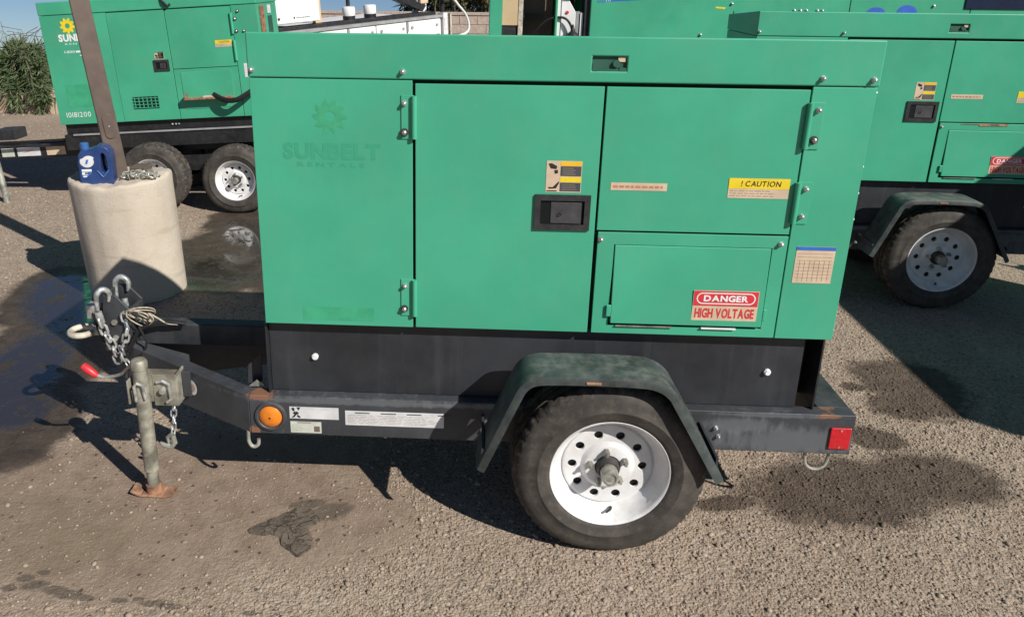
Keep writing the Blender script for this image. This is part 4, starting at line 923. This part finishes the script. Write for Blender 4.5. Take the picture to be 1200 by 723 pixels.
    for xw in (-.172, .560):
        zc = r*.97-.30-xw*s
        for sd_, yy in ((-1, -.20), (1, dp+.20)): wheel(R, xw, yy, zc, R=r, rr=.178, W=.19, side=sd_, dusty=False)
        MB().box(xw-.03, xw+.03, -.02, dp+.02, zc-.03, zc+.03).build('axle', 'blackmetal', R)
    # flatten the tyres' feet back to the yard
    sp = MB(); sp.hexa([(-.45, -.02, .03), (.85, -.02, .03), (.85, .03, .03), (-.45, .03, .03), (-.40, -.02, .16), (.80, -.02, .16), (.80, .03, .16), (-.40, .03, .16)]); sp.build('spring_hanger', 'blackmetal', R)
    # tongue, with labels and a jack
    tg = MB(); tg.box(-2.25, x0+.02, .20, .26, .165, .285); tg.box(-2.25, x0+.02, dp-.26, dp-.20, .165, .285); tg.box(-2.3, -2.22, .2, dp-.2, .16, .29); t_ = tg.build('tongue_rail', 'blackmetal', R, bev=.004)
    for xa, xb, mk in ((-1.73, -1.61, 'palegreen'), (-1.58, -1.36, 'offwhite'), (-1.30, -1.12, 'beige')):
        q = sticker('rail_label', xa, xb, .185, .262, .20, mk, t_)
        if mk == 'offwhite': quads('print', [[(xa+.05, .215), (xa+.12, .235), (xa+.17, .245), (xa+.11, .222)]], .1982, 'inkfaintred', q)
    MB().cyl((-2.2, .12, .315), (x0, .12, .335), .012, 8).build('brake_line', 'hose', R)
    bt = MB(); bt.box(-1.78, -1.58, .22, .42, .335, .43); bt.box(-2.2, -1.78, .25, .38, .33, .40); bt.build('battery_box', 'plastic', R, bev=.006)
    jk = MB(); jk.cyl((-1.64, -.02, -.24), (-1.67, .0, .25), .028, 12); jk.cyl((-1.70, -.02, -.1), (-1.68, 0, .3), .012, 8); jk.box(-1.69, -1.59, -.06, .03, -.265, -.25); jk.build('jack', 'galv', R)
    return R
left = make_left()

# ------------------------------------------------------------------ lamp post in its concrete base
lp = empty('post', (-1.485, 2.19, 0))
tag(lp, 'brown square steel post set in a round concrete base, by the blue jug', 'post')
def base_fn(r, a, k): return r*(1+.004*math.sin(k*1.7)+.005*math.sin(k*.9+a*7))
cb = MB(); prof = []
for i in range(15):
    t = i/14; prof.append((.298+.012*t, t*.72))
prof += [(.3115, .742), (.309, .757), (.302, .766), (.290, .769), (.25, .768), (.15, .770), (.0005, .772)]
cb.lathe(prof, (0, 0, 0), 72, 'z', fn=base_fn)
for v in cb.bm.verts:
    v.co.x += -.055*v.co.z
    if v.co.z > .73:      # chipped, uneven rim
        a = math.atan2(v.co.y, v.co.x); v.co.z += .010*math.sin(a*2+1.0)+.003*math.sin(a*5+.4)+.004*math.sin(a*13)+.003*math.sin(a*29+1)+.018*max(0, math.cos(a+.5))
cb.build('concrete_base', 'concrete', lp, ang=50)
pm_ = Matrix.Translation((-.035, -.02, .74)) @ Matrix.Rotation(-.107, 4, 'Y') @ Matrix.Rotation(.50, 4, 'Z')
pp = MB().box(-.0545, .0545, -.0545, .0545, 0, 2.7).build('pole', 'post', lp, bev=.006); pp.matrix_local = pm_
cv = MB(); n = 20; oval = []
for i in range(n):
    a = 2*PI*i/n; oval.append((.032*math.cos(a)+.004, (.047 if math.sin(a) > 0 else -.047)+.030*math.sin(a)+.355))
cv.prism(oval, -.0615, -.0550); o = cv.build('hand_hole_cover', 'post', lp, bev=.003); o.matrix_local = pm_
mb = MB(); mb.cyl((.004, -.0616, .355), (.004, -.0645, .355), .005, 8); o = mb.build('cover_screw', 'zinc', lp); o.matrix_local = pm_
pl = MB().box(.055, .155, -.06, .06, -.02, .055).build('foot_plate', 'post', lp, bev=.004); pl.matrix_local = Matrix.Translation((-.03, .05, .77))

# chain heap on the base
hp = tag(empty('chain', (-1.37, 2.06, .775)), 'loose heap of shiny chain on top of the concrete post base', 'chain')
pts = []
for i in range(30):
    t = i*.62; rr_ = .055+.045*math.sin(i*1.3); pts.append((.02+1.5*rr_*math.cos(t*2.1), rr_*math.sin(t*2.1)*.8, .014+.042*random.random()*(1-abs(math.cos(t*2.1))*.5)))
chain_links(hp, pts, mk='galv', L=.046, Wd=.030, r=.0050)

# oil jug
jg = tag(empty('oil_jug', (-1.585, 2.03, .752), (0, 0, .22)), 'blue plastic oil jug with white oval label, on the concrete base', 'jug')
jm = MB(); dpt = .055
sil = [(-.088, .002), (.088, .002), (.096, .012), (.098, .15), (.094, .205), (.075, .235), (.040, .250), (.018, .248), (.002, .234), (-.036, .222), (-.075, .222), (-.092, .195), (-.098, .14), (-.096, .012)]
hol = [(.040, .085), (.060, .085), (.068, .110), (.064, .185), (.050, .205), (.036, .195), (.032, .12)]
bmj = jm.bm; edges = []
for loop in (sil, hol):
    vs = [bmj.verts.new((x, -dpt, z)) for x, z in loop]; edges += [bmj.edges.new((vs[i], vs[(i+1) % len(vs)])) for i in range(len(vs))]
bmesh.ops.triangle_fill(bmj, use_beauty=True, use_dissolve=False, edges=edges)
r_ = bmesh.ops.extrude_face_region(bmj, geom=list(bmj.faces)); bmesh.ops.translate(bmj, vec=(0, 2*dpt, 0), verts=[g for g in r_['geom'] if isinstance(g, bmesh.types.BMVert)])
jm.build('body', 'jug', jg, bev=.010, seg=3, ang=40)
MB().lathe([(.024, .218), (.024, .226), (.0255, .228), (.0255, .256), (.022, .260), (.0005, .260)], (-.062, 0, 0), 24, 'z').build('cap', 'jugcap', jg)
lb = MB(); lb.faces([(-.045+.040*math.cos(t)+(.012 if math.sin(t) > .6 else 0), -dpt-.0015, .155+.036*math.sin(t)) for t in [2*PI*i/28 for i in range(28)]], [tuple(range(28))]); l0 = lb.build('label', 'offwhite', jg)
quads('print', [[(-.056, .142), (-.044, .140), (-.034, .166), (-.046, .168)]], -dpt-.003, 'blueprint', l0)
l1 = quads('label', [[(-.083, .060), (-.066, .052), (-.025, .082), (-.020, .110), (-.083, .106)]], -dpt-.0015, 'jugcap', jg)
quads('print', [(-.080, -.024, .094, .108), (-.080, -.046, .074, .090), (-.076, -.054, .060, .068)], -dpt-.003, 'inkwhite', l1)
quads('print', [(-.064, -.040, .078, .088)], -dpt-.0036, 'inkgrey', l1)
rb = MB(); rb.tube([(.008, -dpt-.002, .098), (.040, -dpt-.004, .058), (.074, -dpt-.002, .098)], .005, 8); rb.build('moulded_rib', 'jugcap', jg)

# mud lump and other small things on the ground
def lump(name, outline, h, mk, label, cat):
    """low lump with a cracked, uneven top from a ground outline"""
    bm_ = MB(); cx = sum(p[0] for p in outline)/len(outline); cy = sum(p[1] for p in outline)/len(outline); n = len(outline); V = []
    ring = [1.0, .93, .75, .5, .25]; zs = [0.0, h*.75, h, h*1.05, h]
    for q, zz in zip(ring, zs):
        for i, (x, y) in enumerate(outline): V.append((cx+(x-cx)*q+random.uniform(-.004, .004), cy+(y-cy)*q+random.uniform(-.004, .004), zz+(random.uniform(-.35, .35)*h if zz else -.002)))
    V.append((cx, cy, h)); f = []
    for k in range(4):
        for i in range(n): j = (i+1) % n; f.append((k*n+i, k*n+j, (k+1)*n+j, (k+1)*n+i))
    for i in range(n): f.append((4*n+i, 4*n+(i+1) % n, 5*n))
    bm_.faces(V, f); o = bm_.build(name, mk, ang=25); tag(o, label, cat); return o
def m_mud():
    b = NB('oily_mud'); v = b.coord(False); n1 = b.noise(v, 14, 7, .7); n2 = b.noise(v, 60, 6, .7)
    vo = b.n('ShaderNodeTexVoronoi', feature='DISTANCE_TO_EDGE'); vo.inputs['Scale'].default_value = 14
    dv = b.n('ShaderNodeVectorMath', operation='ADD'); b.l(v, dv.inputs[0]); sc_ = b.math('MULTIPLY', n1, .12); b.l(sc_, dv.inputs[1]); b.l(dv.outputs[0], vo.inputs['Vector'])
    crack = b.ramp(vo.outputs['Distance'], .01, .05)
    c = b.mix(b.ramp(n1, .35, .7), (.105, .082, .060), (.165, .132, .100)); c = b.mix(crack, (.06, .046, .034), c)
    b.l(c, b.p.inputs['Base Color']); b.p.inputs['Roughness'].default_value = .75
    h = b.math('ADD', b.math('MULTIPLY', crack, .6), n2); b.l(b.bump(h, .7, .01), b.p.inputs['Normal']); return b.m
M['mud'] = m_mud()
base_o = [(-.08, -.16), (-.055, -.125), (-.02, -.098), (.0, -.08), (.04, -.045), (.075, -.015), (.11, 0), (.145, -.02), (.175, -.06), (.185, -.09), (.165, -.125), (.16, -.15), (.185, -.19), (.185, -.245), (.145, -.295), (.11, -.265), (.065, -.235), (.045, -.185), (.015, -.175), (-.03, -.185), (-.065, -.180)]
fine_o = []
for i in range(len(base_o)):
    a, b2 = base_o[i], base_o[(i+1) % len(base_o)]; fine_o += [a, ((a[0]+b2[0])/2+random.uniform(-.006, .006), (a[1]+b2[1])/2+random.uniform(-.006, .006))]
lump('mud_clod', fine_o, .006, 'mud', 'flat dark clod of oily mud lying on the gravel in front', 'mud')

# ------------------------------------------------------------------ service truck behind
def make_truck():
    yaw = math.atan2(2.1, 2.05); R = empty('service_truck', (-1.85, 7.2, 0), (0, -.058, yaw))
    tag(R, 'white service truck with tool boxes and black rail, behind the generators', 'truck')
    Lb = 2.93; zt = 1.30
    MB().box(-.5, Lb, .02, 1.7, .55, zt-.03).build('service_body', 'whitebody', R, bev=.01)
    MB().box(-.52, Lb+.02, -.012, .10, zt-.029, zt+.010).build('top_rail', 'grey', R, bev=.006)
    MB().box(-.52, Lb-.02, .101, .30, zt-.0285, zt+.052).build('top_rail', 'blackmetal', R, bev=.006)
    xs = [-.48, .42, 1.25, 1.72, 2.27, 2.90]
    for i in range(5):
        d = MB().box(xs[i]+.006, xs[i+1]-.006, 0, .019, .62, zt-.04).build('toolbox_door', 'whitebody', R, bev=.004)
        h = MB(); h.box(xs[i+1]-.10, xs[i+1]-.03, -.012, 0, zt-.30, zt-.25); h.build('door_handle', 'blackmetal', d)
        h = MB(); h.cyl((xs[i]+.09, -.01, zt-.12), (xs[i]+.09, 0, zt-.12), .022, 10); h.cyl((xs[i+1]-.07, -.01, zt-.12), (xs[i+1]-.07, 0, zt-.12), .018, 10); h.build('door_lock', 'grey', d)
    for x in (xs[1], xs[2], xs[4]): MB().box(x-.014, x+.014, -.02, -.001, zt-.17, zt-.04).build('door_hinge', 'grey', R)
    for x0 in (.45, 1.40): pass
    # welder set and tan post on top
    u = MB().box(.03, .93, .15, .95, zt+.09, zt+.62).build('machine_box', 'whitebody', R, bev=.012)
    for x in (.27, .315): MB().lathe([(.0005, .148), (.018, .147), (.018, .152)], (x, 0, zt+.155), 12).build('machine_badge', 'washer', u)
    quads('print', [(.53, .55, zt+.145, zt+.170)]+fine_print(.57, .80, zt+.145, zt+.165, 1, 4, .9, .5), .1475, 'inkgrey', u)
    MB().box(.965, 1.06, .31, .39, zt-.02, zt+.75).build('stanchion', 'tan', R, bev=.004)
    for x in (1.50, 1.86):
        MB().cyl((x, .30, zt+.05), (x, .30, zt+.0995), .085, 18).build('tank_base', 'blackmetal', R); 
        MB().lathe([(.085, zt+.10), (.088, zt+.12), (.088, zt+.20), (.08, zt+.215), (.02, zt+.222), (.0005, zt+.222)], (x, .30, 0), 24, 'z').build('small_tank', 'whitebody', R)
    MB().cyl((1.54, .36, zt+.1), (1.54, .36, zt+.9), .028, 10).build('mast', 'blackmetal', R)
    MB().hexa([(2.75, .2, zt+.06), (2.75, .34, zt+.06), (1.75, .34, zt+.46), (1.75, .2, zt+.46), (2.82, .2, zt+.14), (2.82, .34, zt+.14), (1.80, .34, zt+.55), (1.80, .2, zt+.55)]).build('boom', 'blackmetal', R, bev=.006)
    MB().prism([(2.70, zt+.04), (2.96, zt+.04), (2.96, zt+.33), (2.86, zt+.33)], .36, .40).build('boom_bracket', 'whitebody', R)
    MB().box(2.80, 2.95, .3, .35, zt+.16, zt+.33).build('boom_block', 'beige', R, bev=.01)
    rr_ = MB(); rr_.cyl((2.99, .05, zt+.04), (2.99, .05, zt+.28), .035, 12); rr_.cyl((2.96, .0, zt+.2), (3.06, .0, zt+.2), .03, 10); rr_.build('reel', 'blackmetal', R)
    MB().box(2.95, 3.03, -.02, .10, .7, zt+.03).build('end_pillar', 'whitebody', R, bev=.006); MB().box(2.965, 3.02, -.028, -.021, zt-.2, zt-.03).build('placard', 'offwhite', R); MB().box(3.08, 3.11, -.02, .02, .7, zt+.02).build('end_post', 'cream', R)
    MB().tube(smooth_outline3([(3.05, 0, zt+.21), (3.16, .0, zt+.22), (3.27, 0, zt+.12), (3.42, 0, zt-.03), (3.48, 0, zt-.20), (3.40, 0, zt-.30), (3.1, 0, zt-.32)]), .018, 10).build('white_hose', 'whitebody', R)
    # cab and wheels
    cbx = MB(); cbx.prism([(-.53, .5), (-.53, 1.45), (-.95, 1.42), (-1.05, .98), (-1.45, .9), (-1.48, .5)], .35, 1.65); cbx.build('cab', 'whitebody', R, bev=.03)
    MB().prism([(-.6, 1.05), (-.6, 1.38), (-.92, 1.36), (-1.0, 1.05)], .34, .3495).build('window', 'navy', R)
    for x in (-1.0, 1.6):
        for s_, yy in ((-1, .36 if x < 0 else .05), (1, 1.65)): wheel(R, x, yy, .38, R=.38, rr=.21, side=s_, dusty=False)
    return R
make_truck()

# ------------------------------------------------------------------ large generator behind, bay open
def make_big():
    R = empty('generator_cabinet', (.81, 4.42, 0)); tag(R, 'tall green generator cabinet with open bay and blue graphics, behind the others', 'generator cabinet')
    x1 = 5.6; ht = 2.55; hb = .42; d = 1.3
    MB().box(.0, .105, 0, .10, hb, ht).build('corner_post', 'green_far', R, bev=.004)
    MB().box(.56, .578, 0, .10, hb, ht).build('corner_post', 'green_far', R, bev=.003)
    b = MB(); b.box(.853, x1, 0, d, hb, ht-.002); b.build('body', 'green_far', R, bev=.01)
    MB().box(0, .852, 0, d, ht-.08, ht-.001).build('roof', 'green_far', R); MB().box(0, .85, d-.03, d, hb, ht-.085).build('back_panel', 'darkgreen', R)
    MB().box(0, .03, .11, d-.035, hb, ht-.085).build('end_panel', 'green_far', R)
    MB().box(0, x1, .05, d-.05, .02, hb-.002).build('skid_base', 'blackmetal', R, bev=.01)
    e = MB().box(.106, .245, .02, .06, 1.60, 2.40).build('electrical_panel', 'tan', R, bev=.003); MB().box(.106, .23, .03, .06, 1.1, 1.595).build('electrical_panel', 'plastic', R)
    MB().box(.246, .285, .015, .055, 1.1, 2.4).build('panel_edge', 'cream', R)
    MB().box(.286, .558, .30, .33, hb, 2.4).build('bay_board', 'brownbay', R)
    MB().box(.29, .46, .22, .29, 1.645, 1.685).build('bay_bar', 'blackmetal', R)
    MB().tube(smooth_outline3([(.37, .05, 1.50), (.42, .03, 1.58), (.50, .02, 1.652), (.60, .02, 1.672), (.66, .02, 1.655), (.70, .02, 1.60), (.715, .02, 1.54)]), .011, 8).build('bay_cable', 'hose', R)
    c = MB(); c.prism([(.615, 1.2), (.74, 1.2), (.74, 1.71), (.665, 1.83), (.615, 1.84)], .06, .20); c.build('control_box', 'whitebody', R, bev=.006)
    MB().box(.58, .606, .04, .2, 1.1, 2.3).build('box_edge', 'whitebody', R)
    MB().box(.742, .775, .06, .18, 1.1, 1.72).build('grey_strip', 'grey', R); MB().box(.778, .80, .05, .18, 1.1, 1.71).build('box_edge', 'whitebody', R)
    sp = MB(); sp.lathe([(.075, 1.49), (.06, 1.525), (.02, 1.56), (.012, 1.60), (.006, 1.615)], (.715, .01, 0), 16, 'z'); sp.build('spout', 'hose', R)
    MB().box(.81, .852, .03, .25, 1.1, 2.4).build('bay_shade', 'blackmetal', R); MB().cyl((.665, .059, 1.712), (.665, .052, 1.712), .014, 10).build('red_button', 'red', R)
    MB().box(.64, .72, .02, .10, 1.845, 1.98).build('blue_box', 'bluegraphic', R, bev=.005)
    # graphics
    quads('graphic', [[(.975, 1.805), (1.48, 1.835), (1.62, 1.99), (1.06, 1.99)]], -.0015, 'bluegraphic', R)
    quads('graphic', [[(.905+i*.018, 1.795), (.911+i*.018, 1.795), (.991+i*.018, 1.99), (.985+i*.018, 1.99)] for i in range(4)], -.0015, 'bluegraphic', R)
    quads('graphic', [[(.976+i*.016, 1.806), (.980+i*.016, 1.806), (1.06+i*.016, 1.988), (1.056+i*.016, 1.988)] for i in range(3)], -.0028, 'inkwhite', R)
    quads('yellow_strip', [[(1.895, 1.763), (1.975, 1.755), (1.98, 1.770), (1.90, 1.775)]], -.0015, 'yellow', R)
    def ell(cx, cz, rx, rz): return [(cx+rx*math.cos(2*PI*i/24), cz+rz*math.sin(2*PI*i/24)) for i in range(24)]
    quads('logo_mark', [ell(3.22, 1.742, .075, .042), ell(3.47, 1.748, .082, .062)][:1], -.0015, 'bluegraphic', R); quads('logo_mark', [ell(3.47, 1.745, .082, .060)], -.0015, 'bluegraphic', R)
    quads('door_seam', [(3.0, 3.006, hb, ht-.1), (3.98, 3.986, hb, ht-.1), (2.05, 2.056, hb, 1.74)], -.0015, 'gapblack', R)
    MB().box(3.93, 4.9, -.012, -.0005, 1.78, 2.25).build('window', 'navy', R, bev=.004)
    for x, z in ((1.795, 1.545), (2.03, 1.80), (2.55, 1.752), (2.60, 1.752), (2.65, 1.752), (2.74, 1.752), (2.78, 1.752), (3.68, 1.80)): bolt(R, x, 0, z, .012)
make_big()

# ------------------------------------------------------------------ plants, rocks and wall
def blades(name, stems, mk, parent, leafL, leafW, per, droop=.0):
    V = []; Fc = []
    for pts in stems:
        P = smooth_outline3(pts, 6)
        for k in range(per):
            t = random.random()**.75*(len(P)-1.001); i = int(t); p = P[i].lerp(P[i+1], t-i); d = (P[i+1]-P[i]).normalized()
            r = Vector((random.gauss(0, 1), random.gauss(0, 1), random.gauss(0, 1)-droop)).normalized(); dr = (d*.9+r).normalized(); sd_ = dr.cross(Vector((random.gauss(0, 1), random.gauss(0, 1), random.gauss(0, 1)))).normalized()
            l = leafL*random.uniform(.5, 1.3); w2 = leafW*random.uniform(.6, 1.3); b = len(V)
            V += [p, p+dr*l*.5+sd_*w2, p+dr*l, p+dr*l*.5-sd_*w2]; Fc.append((b, b+1, b+2, b+3))
    return mesh_obj(name, V, Fc, mk, parent)

def shrub(x, y, w_, h, seed, label, hang=0):
    random.seed(seed); R = tag(empty('shrub', (x, y, 0)), label, 'shrub', 'shrubs along the low block wall'); st = []
    for i in range(60):
        a = random.uniform(0, 2*PI); L_ = random.uniform(.45, 1.0)*w_; hh = h*random.uniform(.55, 1.0)
        ex, ey = math.cos(a)*L_, math.sin(a)*L_*.8
        st.append([(0, 0, .05), (ex*.3, ey*.3, hh*.75), (ex*.7, ey*.7, hh*.95), (ex, ey, hh*random.uniform(.15, .85))])
    for i in range(hang):
        ex = random.uniform(-w_, w_*.95); st.append([(ex*.3, -.1, h*.6), (ex*.8, -.35, h*.62), (ex, -.55-random.random()*.1, h*random.uniform(.3, .5)), (ex*1.08, -.62-random.random()*.1, h*random.uniform(.05, .3))])
    tb = MB()
    for s in st[:28]: tb.tube(smooth_outline3(s, 3), .010, 4)
    tb.build('branches', 'twig', R); blades('foliage', st, 'leaf', R, .17, .0095, 190, .0)
    tb = MB()
    for i in range(26):
        a = random.uniform(0, 2*PI); L_ = w_*random.uniform(.2, .9); e = Vector((math.cos(a)*L_, math.sin(a)*L_*.6, h*.85)); tb.tube([e, e+Vector((random.uniform(-.2, .2), 0, random.uniform(.12, .32))), e+Vector((random.uniform(-.4, .4), 0, random.uniform(.2, .45)))], .005, 4)
    tb.build('dry_stems', 'twig', R)
shrub(-6.55, 9.45, 1.15, 1.0, 3, 'grey green sprawling shrub beside the left generator, spilling over the low tan wall', 16)
shrub(-8.3, 9.9, 1.1, .95, 5, 'grey green shrub farthest left, mostly outside the frame')
shrub(-5.5, 10.6, .9, .80, 8, 'grey green shrub hidden behind the left generator')
random.seed(20)
rw = tag(empty('rock_edging', (-6.5, 9.0, 0)), 'low wall of tan stone blocks along the foot of the shrubs at far left', 'low wall')
x = -3.2
while x < 2.2:
    w_ = random.uniform(.42, .62); b = MB(); z1 = .33+random.uniform(-.03, .03)
    v = [(x+.012, -.14, -.04), (x+w_-.012, -.14, -.04), (x+w_-.012, .16, -.04), (x+.012, .16, -.04), (x+.02, -.12, z1), (x+w_-.02, -.12, z1), (x+w_-.02, .15, z1), (x+.02, .15, z1)]
    b.hexa([tuple(c+random.uniform(-.02, .02) for c in p) for p in v])
    bmesh.ops.subdivide_edges(b.bm, edges=b.bm.edges[:], cuts=3, use_grid_fill=True)
    for q in b.bm.verts: q.co += Vector((random.uniform(-.008, .008), random.uniform(-.018, .018), random.uniform(-.012, .012)))
    b.build('block', 'stone', rw, bev=.012, seg=2, ang=50); x += w_
# block wall and palms at the back
bw = tag(empty('block_wall', (-3.2, 15.6, 0)), 'tan concrete block wall at the back of the yard below the palms', 'wall')
proto = MB().box(.004, .396, 0, .19, .004, .196).build('block', 'block', bw, bev=.004, seg=1)
for r in range(6):
    for i in range(25):
        if r == 0 and i == 0: continue
        o = bpy.data.objects.new('block', proto.data); COL.objects.link(o); o.parent = bw; o.location = (i*.4+(.2 if r % 2 else 0), random.uniform(-.004, .004), r*.2)
        bmod = o.modifiers.new('bevel', 'BEVEL'); bmod.width = .004; bmod.segments = 1
MB().box(0, 10.2, .02, .17, 0, 1.2).build('mortar', 'stone', bw)
MB().box(-.02, 10.22, -.02, .21, 1.2, 1.26).build('coping', 'block', bw, bev=.006)
def palm(x, y, h, seed, label):
    random.seed(seed); R = tag(empty('palm_tree', (x, y, 0)), label, 'palm tree', 'palms behind the block wall')
    t = MB(); n = 16
    t.tube([(.03*math.sin(i*.7), 0, h*i/n) for i in range(n+1)], [.20-.05*i/n+.018*(i % 2) for i in range(n+1)], 12); t.build('trunk', 'palmtrunk', R, ang=20)
    st = []
    for i in range(34):
        a = random.uniform(0, 2*PI); L_ = random.uniform(.8, 1.3); lift = random.uniform(-.5, .7)
        st.append([(0, 0, h), (math.cos(a)*L_*.5, math.sin(a)*L_*.5, h+lift*.6), (math.cos(a)*L_, math.sin(a)*L_, h+lift*.5-.45)])
    for i in range(26):
        a = random.uniform(0, 2*PI); st.append([(0, 0, h-.05), (math.cos(a)*.35, math.sin(a)*.35, h-.25), (math.cos(a)*.42, math.sin(a)*.42, h-1.5*random.uniform(.7, 1.2))])
    blades('fronds', st, 'palm', R, .42, .022, 70, .3)
    for k, (px, py, hh, lab) in enumerate([]): pass
for i, (x, y, h, lb_) in enumerate([(.25, 17.2, 2.9, 'palm tree behind the block wall, near the white hose'), (1.25, 17.6, 3.2, 'palm tree behind the block wall, next to the open cabinet'), (-.9, 19, 2.6, 'palm tree farthest back, behind the truck boom'), (2.6, 17.4, 3.0, 'palm tree behind the block wall, hidden by the cabinet')]):
    palm(x, y, h, 40+i, lb_)
def hedge(x, y, w_, h, seed, label):
    random.seed(seed); R = tag(empty('shrub', (x, y, 0)), label, 'shrub', 'shrubs behind the block wall'); st = []
    for i in range(40):
        a = random.uniform(-w_, w_); st.append([(a, random.uniform(-.3, .3), .05), (a+random.uniform(-.15, .15), random.uniform(-.4, .4), h*.6), (a+random.uniform(-.3, .3), random.uniform(-.4, .4), h*random.uniform(.75, 1.05))])
    tb = MB()
    for s in st: tb.tube(s, .014, 4)
    tb.build('stems', 'twig', R); blades('foliage', st, 'palm', R, .26, .02, 90, -.2)
hedge(.55, 16.4, .9, 2.2, 61, 'dry tall shrub behind the block wall, between the truck and the cabinet')
hedge(2.0, 16.5, .8, 2.2, 62, 'dry tall shrub behind the block wall, behind the open bay')
